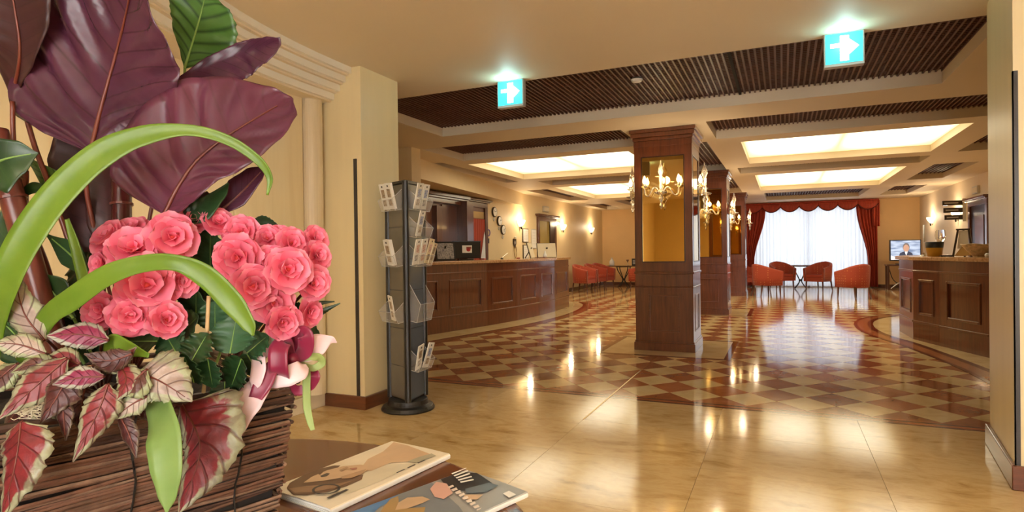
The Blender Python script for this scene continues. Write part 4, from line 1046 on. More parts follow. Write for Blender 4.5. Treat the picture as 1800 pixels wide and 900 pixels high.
# second magazine
P_, Q_, R_ = PZ(828, 820, .76), PZ(918.7, 873, .76), PZ(609, 900, .76)
dy = (P_-R_).normalized(); rz2 = math.atan2(dy.y, dy.x)-PI/2; w2 = .185; h2 = .36
ctr = (P_+Q_)/2-dy*h2/2
pcs2 = [('printed_blue_ground', pm('printed_blue', (.07, .22, .50)), g6([(540, 600), (700, 520), (905, 455), (900, 500), (780, 560), (700, 640), (560, 680)])),
        ('printed_denim', pm('printed_denim_grey', (.20, .22, .24)), g6([(800, 560), (900, 470), (1000, 420), (1120, 400), (1200, 470), (1300, 560), (1380, 640), (900, 720)])),
        ('printed_dark_ground', DK, g6([(1180, 380), (1300, 330), (1420, 340), (1520, 410), (1440, 455), (1330, 460), (1230, 450)])),
        ('printed_sleeve', pm('printed_slate', (.14, .17, .20)), g6([(1340, 450), (1500, 408), (1560, 425), (1480, 470), (1350, 480)])),
        ('printed_hair', pm('printed_blonde', (.42, .26, .09)), g6([(800, 570), (850, 510), (900, 490), (880, 545), (980, 600), (1080, 570), (1060, 640), (850, 690), (760, 640)])),
        ('printed_skin', SK, g6([(900, 540), (960, 505), (1060, 500), (1110, 520), (1060, 545), (960, 580), (880, 590)])),
        ('printed_hand', SK, g6([(1340, 490), (1460, 488), (1420, 520), (1320, 520)])),
        ('printed_rose', pm('printed_pale_rose', (.72, .42, .34)), g6([(1110, 450), (1150, 400), (1220, 415), (1260, 480), (1200, 520), (1140, 505)])),
        ('printed_barcode', M['white'], g6([(1590, 480), (1630, 462), (1695, 490), (1650, 512)]))]
for k in range(9):
    x = 1225+k*24; y = 440+k*19
    pcs2.append(('title_stroke', pm('printed_cream_title', (.80, .68, .58)) if k == 0 else bpy.data.materials['printed_cream_title'], g6([(x, y), (x+34, y-14), (x+44, y-4+(k % 3)*5), (x+12, y+12)])))
for k in range(5):
    x = 1230+k*40; y = 345+k*0
    pcs2.append(('headline_stroke', M['white'], g6([(1250+k*14, 352-k*6+k*22), (1345+k*12, 310+k*22), (1352+k*12, 318+k*22), (1258+k*14, 360-k*6+k*22)])))
magazine('glossy magazine with denim, roses and a cream title, at the near edge of the table', ctr.x, ctr.y, rz2, w2, h2, .011, pm('printed_grey_cover', (.36, .35, .33)), pcs2)

# ============================================================ BASKET
dF = Vector((.375, .927, 0)).normalized(); nF = Vector((-dF.y, dF.x, 0))
BC = Vector((-1.165, .691, 0)); ZB, ZR = .75, 1.015
M['soil'] = mat('dark_potting_soil', (.020, .013, .009), .95, var=.4, scale=40)
def slatmat(n, c): return mat(n, c, .5, var=.3, scale=6, stretch=(8, 8, 8))
SM = [slatmat('brown_willow', (.13, .062, .036)), slatmat('dark_willow', (.065, .030, .020)), slatmat('pale_willow', (.24, .14, .09)), slatmat('reddish_willow', (.16, .070, .040))]
bk = thing('flower_basket', 'square basket of dark woven willow twigs on the round table', 'basket', (0, 0, 0))
def bpt(f, s, z, out=0):
    """point on face f (0..3), s in -1..1 along it, height z"""
    k = (z-ZB)/(ZR-ZB); h = .232+.030*k
    ax = (dF, nF, -dF, -nF)[f]; nn = (-nF, dF, nF, -dF)[f]
    return BC+ax*(s*h)+nn*(h+out)+Vector((0, 0, z))
b = MB(); rows = []
for z in (ZB+.002, ZR-.02):
    rows.append([bpt(f, -1, z, -.012) for f in range(4)])
b.grid(rows, True); b.f += [(3, 2, 1, 0)]; b.build('liner', M['black_void'], bk)
b = MB(); g = []
for i in range(13):
    g.append([BC+dF*(.225*(i/6-1))+nF*(.225*(j/6-1))+Vector((0, 0, ZR-.045+.02*math.sin(i*2.1)*math.cos(j*1.7))) for j in range(13)])
b.grid(g).build('soil', M['soil'], bk, smooth=True)
rnd = random.Random(3)
NSL = 48
for f in range(4):
    for i in range(NSL):
        z = ZB+.006+(ZR-ZB-.012)*i/(NSL-1); tl = rnd.uniform(.0, .013); o = rnd.uniform(-.002, .006); r = rnd.uniform(.0026, .0038)
        e0, e1 = rnd.uniform(1.0, 1.012), rnd.uniform(1.0, 1.012)
        P = []
        for j in range(7):
            s = -e0+(e0+e1)*j/6
            zz = min(ZR+.004, max(ZB+.003, z+tl*s+rnd.uniform(-.0018, .0018)))
            P.append(bpt(f, s, zz, o+.003*math.sin(j*1.8+i*1.3)))
        MB().tube(P, r, 6).build('slat', rnd.choice(SM), bk)
    for s in (-.62, .02, .66):
        P = [bpt(f, s+.012*math.sin(k*.9), ZB+.004+(ZR-ZB)*k/16, .0085+.003*(k % 2)) for k in range(17)]
        MB().tube(P, .0018, 5).build('binding_wire', M['black'], bk)
    P = [bpt(f, -1.02+2.04*j/8, ZR+.003, .004) for j in range(9)]
    MB().tube(P, .0065, 7).build('rim_twig', SM[1], bk)

# ============================================================ LEAVES
def leafmat(name, base, alt, vein, rough=.32, vf=9, vk=.9, vs=.25, tl=.12, vw=.86):
    t = NT(name); uv = t.n('ShaderNodeUVMap'); sp = t.n('ShaderNodeSeparateXYZ'); t.l(uv.outputs[0], sp.inputs[0])
    s = t.math('ABSOLUTE', t.math('SUBTRACT', sp.outputs[1], .5)); s2 = t.math('MULTIPLY', s, 2)
    ph = t.math('SUBTRACT', t.math('MULTIPLY', sp.outputs[0], vf), t.math('MULTIPLY', s2, vk))
    fr = t.math('PINGPONG', ph, .5); lines = t.math('SMOOTH_MIN', 1.0, t.math('MULTIPLY', fr, 2), .01)
    v = t.ramp(lines, [(vw, (0, 0, 0)), (1.0, (1, 1, 1))])
    n = t.noise(9, 5, (1, 1, 1), dist=.4)
    c = t.ramp(n, [(.32, base), (.68, alt)])
    c = t.mix(t.math('MULTIPLY', v, vs*3), c, vein)
    t.set(Base_Color=c, Roughness=rough, Specular_IOR_Level=.5)
    if tl:
        tr = t.n('ShaderNodeBsdfTranslucent'); t.l(c, tr.inputs[0]); mx = t.n('ShaderNodeMixShader'); mx.inputs[0].default_value = tl
        t.l(t.b.outputs[0], mx.inputs[1]); t.l(tr.outputs[0], mx.inputs[2]); t.l(mx.outputs[0], t.out.inputs[0])
    return t.m
def rexmat(name, center, margin, vein, thr=.55, rough=.42):
    t = NT(name); uv = t.n('ShaderNodeUVMap'); sp = t.n('ShaderNodeSeparateXYZ'); t.l(uv.outputs[0], sp.inputs[0])
    s2 = t.math('MULTIPLY', t.math('ABSOLUTE', t.math('SUBTRACT', sp.outputs[1], .5)), 2)
    n = t.noise(38, 5, dist=.6); e = t.math('ADD', s2, t.math('MULTIPLY', t.math('SUBTRACT', n, .5), .9))
    e = t.math('ADD', e, t.math('MULTIPLY', t.math('POWER', sp.outputs[0], 6), .6))
    k = t.ramp(e, [(thr-.05, (0, 0, 0)), (thr+.05, (1, 1, 1))])
    c = t.mix(k, center, margin)
    ph = t.math('SUBTRACT', t.math('MULTIPLY', sp.outputs[0], 6), t.math('MULTIPLY', s2, 1.4))
    v = t.ramp(t.math('MULTIPLY', t.math('PINGPONG', ph, .5), 2), [(.80, (0, 0, 0)), (.97, (1, 1, 1))])
    c = t.mix(t.math('MULTIPLY', v, .75), c, vein)
    f3 = t.ramp(t.noise(22, 3, dist=1.2), [(.52, (0, 0, 0)), (.60, (1, 1, 1))]); c = t.mix(t.math('MULTIPLY', f3, .40), c, vein)
    f2 = t.noise(120, 3); c = t.mix(t.math('MULTIPLY', f2, .55), c, tuple(x*.35 for x in center))
    t.set(Base_Color=c, Roughness=rough); t.bump(t.math('ADD', n, t.math('MULTIPLY', v, -.5)), .55, .005); return t.m
M['burg'] = leafmat('burgundy_leaf', (.062, .015, .034), (.102, .028, .054), (.03, .008, .010), .27, 9, 2.2, .22)
M['burg_red'] = leafmat('red_flushed_burgundy_leaf', (.088, .017, .040), (.135, .030, .060), (.05, .012, .018), .30, 9, .9, .16)
M['burg_dark'] = leafmat('dark_brown_burgundy_leaf', (.032, .010, .012), (.060, .018, .020), (.02, .006, .006), .35, 8, .9, .16)
M['rib'] = mat('reddish_brown_midrib', (.15, .030, .016), .35, var=.15)
M['green_var'] = leafmat('striped_green_leaf', (.055, .13, .022), (.10, .22, .045), (.014, .045, .010), .35, 8, 1.5, .28, .2, .55)
M['green_dk'] = leafmat('dark_green_leaf', (.012, .038, .012), (.030, .075, .022), (.05, .10, .03), .28, 7, 1.0, .1, .12)
M['green_round'] = leafmat('scalloped_green_leaf', (.018, .065, .022), (.040, .12, .045), (.07, .16, .07), .45, 6, 1.3, .12, .12)
M['strap'] = leafmat('bright_green_strap_leaf', (.15, .27, .022), (.235, .37, .038), (.17, .30, .03), .36, 1, 0, .05, .3)
M['strap2'] = leafmat('grey_green_strap_leaf', (.20, .34, .08), (.32, .46, .14), (.2, .3, .1), .42, 1, 0, .05, .25)
M['pale_rib'] = mat('pale_green_midrib', (.20, .34, .07), .4, var=.1)
M['rex_red'] = rexmat('red_centred_begonia_leaf', (.25, .022, .028), (.36, .38, .23), (.07, .010, .010), .68)
M['rex_mag'] = rexmat('magenta_centred_begonia_leaf', (.27, .012, .065), (.44, .46, .36), (.12, .005, .03), .66)
M['rex_pale'] = rexmat('silver_begonia_leaf', (.50, .38, .32), (.42, .46, .27), (.12, .05, .04), .58)
M['rex_brown'] = rexmat('brown_centred_begonia_leaf', (.11, .030, .020), (.36, .40, .20), (.06, .015, .01), .55)
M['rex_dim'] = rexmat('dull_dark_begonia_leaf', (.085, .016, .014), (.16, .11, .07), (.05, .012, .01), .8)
TOCAM = -FWD
def leaf(parent, m, px, L, Rr, name='leaf', tilt=(0, 0, 0), cup=.10, rip=.0, nv=8, serr=0, ns=30, rib=None, ribr=.0022, nu=44, nvv=12, fold=0, thick=.0011, sw=1.0):
    """blade along a midrib given as (u, v, depth); L/Rr = half widths in pixels against the share of its length"""
    P3 = [PX(u, v, d) for u, v, d in px]
    dm = sum(p[2] for p in px)/len(px)
    mid = spline(P3, nu); rows = []; uvs = []; topline = []
    for i, p in enumerate(mid):
        t = i/nu; T = (mid[min(i+1, nu)]-mid[max(i-1, 0)]).normalized()
        N = -FWD+RGT*tilt[0]+UPV*tilt[1]+FWD*tilt[2]
        C = N.cross(T).normalized()      # towards the left of the growing direction
        Nn = T.cross(C).normalized()
        if Nn.dot(N) < 0: Nn = -Nn
        row = []
        for j in range(nvv+1):
            s = -1+2*j/nvv; a = abs(s)
            w = (lerp1(L, t) if s > 0 else lerp1(Rr, t))*dm/F_PX
            if serr and a > .99: w *= 1+serr*(2*abs((t*ns) % 1-.5)-.5)+serr*.5*math.sin(t*ns*2.7)
            q = p+C*(s*w)+Nn*(cup*w*(a**1.8)+fold*w*a+rip*w*(a**.8)*(1-.8*a**3)*(2*abs(math.cos(PI*(nv*t-sw*a)))-1))
            if serr: q += Nn*(serr*.6*w*a*a*math.sin(t*nv*2*PI*1.3+s*2))
            row.append(q); uvs.append((t, s*.5+.5))
        rows.append(row); topline.append(p+Nn*(ribr*.5))
    b = MB().grid(rows); b.uv = uvs
    o = b.build(name, m, parent, smooth=True, solid=thick)
    if rib:
        k = int(nu*.93); MB().tube(topline[:k], [ribr*(1.25-.9*i/k) for i in range(k)], 6).build('midrib', rib, o, smooth=True)
    return o
def stem(parent, m, px, r, name='stem', n=16): return MB().tube(spline([PX(*p) for p in px], n), r, 8).build(name, m, parent, smooth=True)

# ---- tall burgundy plant
pp = thing('burgundy_leaf_plant', 'tall plant with huge dark burgundy leaves rising from the basket', 'plant', (0, 0, 0))
leaf(pp, M['burg'], [(160, 268, 1.03), (180, 185, 1.04), (205, 95, 1.03), (225, 15, 1.0), (238, -62, .95)],
     [(0, 3), (.03, 45), (.08, 98), (.15, 152), (.25, 170), (.38, 174), (.51, 168), (.67, 158), (.85, 110), (1, 3)], [(0, 3), (.05, 42), (.15, 84), (.25, 110), (.4, 130), (.57, 134), (.68, 120), (.8, 84), (.88, 56), (1, 2)], rib=M['rib'], ribr=.0034, rip=.13, nv=6, sw=2.2, cup=.05, nvv=20, nu=60, tilt=(0, .12, 0))
leaf(pp, M['burg_red'], [(290, 378, 1.0), (312, 333, 1.0), (347, 283, 1.01), (400, 240, 1.02), (460, 203, 1.04), (514, 172, 1.07)],
     [(0, 3), (.02, 82), (.08, 112), (.27, 138), (.6, 130), (.81, 92), (.96, 38), (1, 3)], [(0, 3), (.03, 16), (.10, 32), (.29, 55), (.6, 76), (.78, 66), (.93, 42), (1, 2)], rib=M['rib'], ribr=.0032, rip=.11, nv=6, sw=1.6, cup=.14, nvv=20, nu=60, tilt=(-.1, .15, 0))
leaf(pp, M['burg'], [(312, 140, 1.13), (380, 112, 1.14), (440, 88, 1.14), (494, 74, 1.12)], [(0, 3), (.3, 16), (.6, 18), (.85, 14), (1, 8)], [(0, 6), (.3, 45), (.6, 50), (.85, 34), (.95, 20), (1, 6)], rip=.05, nv=5, cup=.25, serr=.06, ns=14)
leaf(pp, M['burg'], [(378, 380, 1.07), (425, 338, 1.08), (468, 292, 1.09)], [(0, 3), (.5, 30), (.8, 22), (1, 2)], [(0, 3), (.4, 20), (.8, 12), (1, 2)], rip=.04, rib=M['rib'])
leaf(pp, M['burg_dark'], [(22, 178, 1.06), (36, 100, 1.02), (28, 20, 1.0), (10, -60, .98)], [(0, 3), (.25, 55), (.6, 85), (1, 20)], [(0, 3), (.15, 12), (.35, 30), (.6, 62), (.85, 76), (1, 20)], rib=M['rib'], ribr=.003, rip=.04, cup=.12)
leaf(pp, M['burg_dark'], [(178, 455, 1.09), (160, 350, 1.10), (150, 255, 1.11), (120, 170, 1.12)], [(0, 20), (.3, 52), (.6, 62), (1, 20)], [(0, 20), (.3, 40), (.6, 50), (1, 20)], rip=.03, cup=.2)
leaf(pp, M['burg_dark'], [(205, 460, 1.07), (195, 400, 1.07), (185, 330, 1.08), (170, 270, 1.09)], [(0, 14), (.4, 34), (.8, 30), (1, 5)], [(0, 14), (.4, 22), (.8, 26), (1, 5)], rip=.03, cup=.3)
leaf(pp, M['burg_dark'], [(300, 430, 1.06), (330, 395, 1.07), (380, 350, 1.09)], [(0, 10), (.5, 50), (1, 20)], [(0, 10), (.5, 25), (1, 8)], cup=.2)
M['cane'] = mat('dark_red_cane', (.070, .010, .010), .25, var=.35, scale=5, stretch=(20, 20, 1))
M['cane_lt'] = mat('reddish_cane', (.15, .035, .022), .3, var=.3, scale=5, stretch=(20, 20, 1))
def cane(px, r, m, nodes):
    P = spline([PX(*p) for p in px], 40); o = MB().tube(P, [r*(1-.10*i/40) for i in range(41)], 12).build('cane', m, pp, smooth=True)
    for k in nodes: MB().tube([P[k], P[k]+(P[k+1]-P[k]).normalized()*.004], r*1.12, 12).build('node_ring', M['cane_lt'], o)
cane([(216, 225, 1.08), (214, 290, 1.07), (214, 375, 1.06), (216, 470, 1.05), (220, 640, 1.05)], .0165, M['cane'], (9, 18))
cane([(-10, 230, .98), (8, 300, .98), (28, 370, .98), (60, 480, .99), (110, 640, 1.0)], .019, M['cane_lt'], (12, 17))
cane([(38, 300, 1.03), (42, 380, 1.03), (80, 480, 1.03), (120, 640, 1.04)], .010, M['cane_lt'], ())
for px, r in (([(160, 268, 1.035), (152, 330, 1.05), (170, 430, 1.07), (200, 640, 1.08)], .0042), ([(290, 378, 1.0), (280, 430, 1.02), (250, 520, 1.05), (220, 640, 1.06)], .0042), ([(42, 190, 1.06), (62, 260, 1.06), (92, 340, 1.05), (140, 480, 1.06)], .0045), ([(22, 178, 1.02), (25, 260, 1.03), (45, 420, 1.04)], .004), ([(378, 380, 1.07), (330, 450, 1.07), (260, 600, 1.07)], .003), ([(312, 140, 1.13), (290, 250, 1.12), (260, 400, 1.10), (230, 600, 1.08)], .0035)):
    stem(pp, M['rib'], px, r, 'petiole')
# ---- green striped leaves
gp = thing('green_striped_plant', 'leafy plant with striped and dark green leaves standing among the burgundy leaves', 'plant', (0, 0, 0))
leaf(gp, M['green_var'], [(325, 120, 1.17), (336, 85, 1.17), (348, 45, 1.16), (360, 0, 1.15), (364, -20, 1.14)], [(0, 2), (.15, 14), (.4, 42), (.7, 62), (.9, 45), (1, 10)], [(0, 2), (.12, 40), (.3, 82), (.55, 76), (.8, 48), (1, 8)], rib=M['pale_rib'], rip=.05, nv=6, serr=.03)
leaf(gp, M['green_dk'], [(-45, 305, .92), (10, 280, .92), (68, 269, .93)], [(0, 10), (.4, 42), (.75, 26), (1, 1)], [(0, 10), (.4, 62), (.75, 34), (1, 1)], rib=M['pale_rib'], cup=.2)
leaf(gp, M['green_dk'], [(300, 392, 1.02), (350, 366, 1.03), (402, 322, 1.05)], [(0, 3), (.5, 14), (1, 2)], [(0, 5), (.5, 28), (.85, 16), (1, 2)], cup=.2, rip=.05)
leaf(gp, M['green_dk'], [(130, 560, 1.0), (95, 515, 1.0), (58, 478, 1.0)], [(0, 5), (.5, 36), (1, 2)], [(0, 5), (.5, 34), (1, 2)], cup=.15, rib=M['pale_rib'])
leaf(gp, M['green_dk'], [(60, 540, .98), (22, 450, .98), (8, 350, .98)], [(0, 8), (.5, 40), (1, 3)], [(0, 8), (.5, 34), (1, 3)], cup=.15)
leaf(gp, M['green_dk'], [(165, 490, 1.02), (125, 448, 1.03), (82, 412, 1.03)], [(0, 5), (.5, 22), (1, 2)], [(0, 5), (.5, 26), (1, 2)], cup=.15, rib=M['pale_rib'])
leaf(gp, M['green_var'], [(115, 350, 1.05), (95, 320, 1.06), (45, 275, 1.07)], [(0, 5), (.5, 22), (1, 2)], [(0, 5), (.5, 20), (1, 2)], cup=.15)
leaf(gp, M['green_dk'], [(20, 360, 1.0), (60, 330, 1.0), (98, 345, 1.0)], [(0, 3), (.5, 10), (1, 2)], [(0, 3), (.5, 10), (1, 2)], cup=.15)
leaf(gp, M['green_dk'], [(432, 405, 1.12), (462, 388, 1.12), (498, 404, 1.12)], [(0, 3), (.5, 9), (1, 2)], [(0, 5), (.5, 16), (1, 2)], serr=.1, cup=.2)
leaf(gp, M['green_dk'], [(535, 568, 1.10), (565, 548, 1.11), (598, 533, 1.12)], [(0, 2), (.5, 5), (1, 1)], [(0, 2), (.5, 6), (1, 1)], serr=.1, cup=.2)
leaf(gp, M['green_dk'], [(530, 550, 1.10), (560, 534, 1.11), (588, 530, 1.12)], [(0, 2), (.5, 4), (1, 1)], [(0, 2), (.5, 4), (1, 1)], cup=.2)
leaf(gp, M['green_dk'], [(150, 640, 1.05), (110, 575, 1.05), (70, 510, 1.06)], [(0, 10), (.5, 46), (1, 3)], [(0, 10), (.5, 46), (1, 3)], cup=.15, rib=M['pale_rib'])
leaf(gp, M['green_dk'], [(90, 650, 1.02), (40, 600, 1.02), (-20, 540, 1.02)], [(0, 10), (.5, 46), (1, 3)], [(0, 10), (.5, 46), (1, 3)], cup=.15, rib=M['pale_rib'])
leaf(gp, M['green_dk'], [(230, 640, 1.08), (180, 590, 1.08), (140, 520, 1.09)], [(0, 10), (.5, 44), (1, 3)], [(0, 10), (.5, 44), (1, 3)], cup=.15, rib=M['pale_rib'])
for px in ([(325, 120, 1.17), (318, 250, 1.15), (290, 420, 1.12), (240, 620, 1.10)], [(300, 392, 1.02), (270, 480, 1.05), (230, 620, 1.06)], [(130, 560, 1.0), (170, 640, 1.03)], [(165, 490, 1.02), (190, 620, 1.05)], [(432, 405, 1.12), (420, 520, 1.12), (380, 640, 1.10)], [(535, 568, 1.10), (480, 620, 1.09)]): stem(gp, M['pale_rib'], px, .0025, 'petiole')
# ---- strap leaves
sp_ = thing('strap_leaf_plant', 'plant with long bright green strap leaves arching over the pink flowers', 'plant', (0, 0, 0))
def strap(parent, m, pts, name='leaf', **k):
    n = len(pts)-1; tb = [(i/n, p[3]) for i, p in enumerate(pts)]
    return leaf(parent, m, [p[:3] for p in pts], tb, tb, name=name, nu=60, nvv=6, **k)
strap(sp_, M['strap'], [(-14, 640, .93, 18), (-6, 560, .88, 24), (14, 490, .86, 28), (52, 415, .86, 29), (108, 338, .87, 28), (178, 274, .88, 25), (250, 240, .89, 18), (330, 229, .90, 10), (400, 246, .91, 9), (452, 280, .92, 8), (474, 312, .93, 6), (470, 343, .93, 2)], cup=.22)
strap(sp_, M['strap'], [(40, 640, .92, 14), (85, 560, .88, 18), (130, 525, .86, 20), (190, 484, .85, 18), (250, 464, .85, 15), (310, 462, .85, 14), (362, 485, .86, 20), (408, 530, .87, 21), (437, 570, .87, 13), (445, 590, .87, 2)], cup=.2)
strap(sp_, M['strap2'], [(262, 650, .93, 26), (280, 705, .875, 31), (289, 760, .825, 33), (294, 820, .81, 28), (295, 868, .81, 17), (293, 902, .81, 2)], cup=.15)
strap(sp_, M['strap'], [(165, 560, 1.0, 12), (148, 490, 1.0, 11), (132, 430, 1.0, 9), (118, 385, 1.0, 4)], cup=.2)
strap(sp_, M['strap'], [(190, 640, .93, 10), (198, 600, .90, 12), (225, 612, .88, 14), (262, 625, .87, 4)], cup=.2)

# ---- red-leaved begonia spilling over the basket
rb = thing('red_leaf_begonia', 'begonia with ragged red, silver and green leaves spilling over the left basket rim', 'plant', (0, 0, 0))
def sy(*a): return [(0, 4)]+[((i+1)/(len(a)+1), x) for i, x in enumerate(a)]+[(1, 1)]
RX_ = [('rex_pale', [(244, 655, .86), (285, 672, .85), (338, 706, .85)], [(0, 6), (.12, 46), (.35, 56), (.65, 42), (.88, 18), (1, 1)], [(0, 6), (.12, 30), (.4, 40), (.7, 26), (1, 1)]),
       ('rex_brown', [(258, 650, .85), (232, 672, .84), (200, 690, .835)], sy(30, 34, 18), sy(26, 26, 14)),
       ('rex_pale', [(262, 695, .85), (230, 712, .84), (198, 738, .835)], sy(18, 22, 12), sy(16, 18, 10)),
       ('rex_red', [(190, 676, .83), (172, 725, .82), (128, 812, .81)], sy(26, 34, 26, 14), sy(22, 30, 26, 12)),
       ('rex_mag', [(182, 662, .83), (140, 664, .82), (92, 676, .81)], sy(16, 20, 14), sy(16, 22, 14)),
       ('rex_mag', [(190, 598, .88), (140, 588, .87), (82, 590, .86)], sy(22, 24, 18), sy(22, 24, 16)),
       ('rex_red', [(118, 630, .84), (62, 680, .82), (-4, 738, .80)], sy(24, 30, 26, 12), sy(26, 34, 28, 12)),
       ('rex_red', [(38, 742, .79), (28, 815, .775), (2, 915, .77)], [(0, 8), (.1, 44), (.3, 58), (.6, 46), (.85, 20), (1, 1)], [(0, 8), (.1, 40), (.3, 54), (.6, 44), (.85, 20), (1, 1)]),
       ('rex_pale', [(78, 598, .88), (42, 548, .88), (23, 470, .89)], sy(24, 30, 18), sy(22, 28, 14)),
       ('rex_pale', [(80, 622, .85), (35, 606, .84), (-12, 604, .83)], sy(18, 22, 18), sy(18, 20, 14)),
       ('rex_red', [(322, 712, .93), (352, 790, .91), (314, 904, .895)], [(0, 10), (.06, 70), (.2, 88), (.42, 74), (.7, 44), (.9, 16), (1, 1)], [(0, 8), (.1, 22), (.4, 36), (.7, 30), (.9, 12), (1, 1)]),
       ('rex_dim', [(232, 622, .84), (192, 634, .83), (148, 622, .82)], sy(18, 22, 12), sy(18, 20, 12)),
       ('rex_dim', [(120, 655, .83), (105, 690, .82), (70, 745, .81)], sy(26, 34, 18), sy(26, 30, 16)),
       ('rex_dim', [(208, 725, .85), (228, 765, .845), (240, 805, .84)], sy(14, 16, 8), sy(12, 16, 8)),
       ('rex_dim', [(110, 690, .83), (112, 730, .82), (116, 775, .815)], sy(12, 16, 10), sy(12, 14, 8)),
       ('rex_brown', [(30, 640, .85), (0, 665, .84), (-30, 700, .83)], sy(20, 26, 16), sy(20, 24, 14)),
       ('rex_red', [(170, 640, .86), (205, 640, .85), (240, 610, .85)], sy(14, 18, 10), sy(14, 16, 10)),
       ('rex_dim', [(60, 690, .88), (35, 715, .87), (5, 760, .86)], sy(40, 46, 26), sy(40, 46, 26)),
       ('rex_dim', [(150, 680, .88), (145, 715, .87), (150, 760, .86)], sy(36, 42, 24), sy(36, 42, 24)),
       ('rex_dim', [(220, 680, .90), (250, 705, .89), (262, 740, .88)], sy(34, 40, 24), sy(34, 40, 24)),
       ('rex_brown', [(95, 700, .86), (80, 720, .85), (60, 748, .84)], sy(24, 30, 18), sy(24, 30, 18)),
       ('rex_red', [(210, 640, .85), (222, 668, .84), (205, 705, .83)], sy(20, 24, 14), sy(18, 22, 14)),
       ('rex_red', [(140, 640, .86), (110, 632, .855), (70, 640, .85)], sy(18, 24, 16), sy(18, 22, 14)),
       ('rex_brown', [(95, 650, .85), (60, 640, .84), (20, 655, .83)], sy(18, 22, 14), sy(18, 20, 12))]
lab2 = {'rex_pale': 'silvery white begonia leaf', 'rex_red': 'red begonia leaf with a cream margin', 'rex_mag': 'magenta begonia leaf with a silver edge', 'rex_brown': 'brown centred begonia leaf', 'rex_dim': 'dull brownish begonia leaf'}
for k, (mm, px, L, Rr) in enumerate(RX_):
    o = leaf(rb, M[mm], px, L, Rr, serr=.075, ns=34, cup=-.26, rip=.10, nv=5, sw=1.4, rib=M['rib'], ribr=.0014, tilt=(rnd.uniform(-.35, .35), rnd.uniform(.0, .5), 0), nvv=10)
    o['label'] = lab2[mm]
    u, v, d = px[0]; stem(rb, M['cane_lt'], [(u, v, d+.001), (u*.75+140*.25, v+10, d+.05), (180, 700, 1.02)], .0022, 'stalk', 10)
# dry roots at the rim
m = MB()
for k in range(16):
    P = [PX(25+rnd.uniform(-12, 60), 715+rnd.uniform(-8, 22), .835+rnd.uniform(0, .012)) for _ in range(4)]; m.tube(spline(P, 8), .0006, 4)
m.build('dry_roots', M['cream_paper'], rb, kind='stuff')

# ============================================================ PINK BEGONIAS
def petalmat():
    t = NT('salmon_pink_petal'); uv = t.n('ShaderNodeUVMap'); sp = t.n('ShaderNodeSeparateXYZ'); t.l(uv.outputs[0], sp.inputs[0])
    c = t.ramp(sp.outputs[0], [(.0, (.68, .05, .09)), (.35, (.86, .14, .23)), (.8, (.94, .25, .37)), (1.0, (.97, .38, .48))])
    oi = t.n('ShaderNodeObjectInfo'); hv = t.n('ShaderNodeHueSaturation'); t.l(c, hv.inputs['Color']); t.l(t.math('MULTIPLY_ADD', oi.outputs['Random'], .22, .88), hv.inputs['Value'])
    t.set(Base_Color=hv.outputs[0], Roughness=.55, Specular_IOR_Level=.25)
    tr = t.n('ShaderNodeBsdfTranslucent'); t.l(hv.outputs[0], tr.inputs[0]); mx = t.n('ShaderNodeMixShader'); mx.inputs[0].default_value = .3
    t.l(t.b.outputs[0], mx.inputs[1]); t.l(tr.outputs[0], mx.inputs[2]); t.l(mx.outputs[0], t.out.inputs[0]); return t.m
M['petal'] = petalmat()
M['bud'] = mat('deep_pink_flower_heart', (.62, .06, .05), .5, var=.2, scale=60)
def petal_mesh(seed, cupk):
    r = random.Random(seed); rows = []; uvs = []
    for i in range(9):
        t = i/8; row = []
        w = .60*math.sin(PI*min(1, t*.86+.06))**.6 if t < .999 else .20
        w *= 1.0 if t > 0 else .25
        for j in range(8):
            s = -1+2*j/7
            y = t*(1-.10*abs(s)**2*t)+.02*math.sin(j*2.2+seed)*t
            row.append((s*w, y, cupk*(s*s)*w*.7+.22*t*t-.10*t**4+.020*math.sin(j*1.9+seed*1.7+t*3)*t)); uvs.append((t, s*.5+.5))
        rows.append(row)
    b = MB().grid(rows); me = bpy.data.meshes.new('petal'); me.from_pydata(b.v, [], b.f)
    ul = me.uv_layers.new(name='UVMap')
    for lp in me.loops: ul.data[lp.index].uv = uvs[lp.vertex_index]
    me.materials.append(M['petal']); me.polygons.foreach_set('use_smooth', [True]*len(me.polygons)); return me
PM = [petal_mesh(k, c) for k, c in enumerate((.35, .45, .55))]
bb = MB().lathe([(.0, 0), (.6, .1), (.8, .4), (.6, .8), (.0, 1.1)], 10); bme = bpy.data.meshes.new('flower'); bme.from_pydata(bb.v, [], bb.f); bme.materials.append(M['bud']); bme.polygons.foreach_set('use_smooth', [True]*len(bme.polygons))
frnd = random.Random(11)
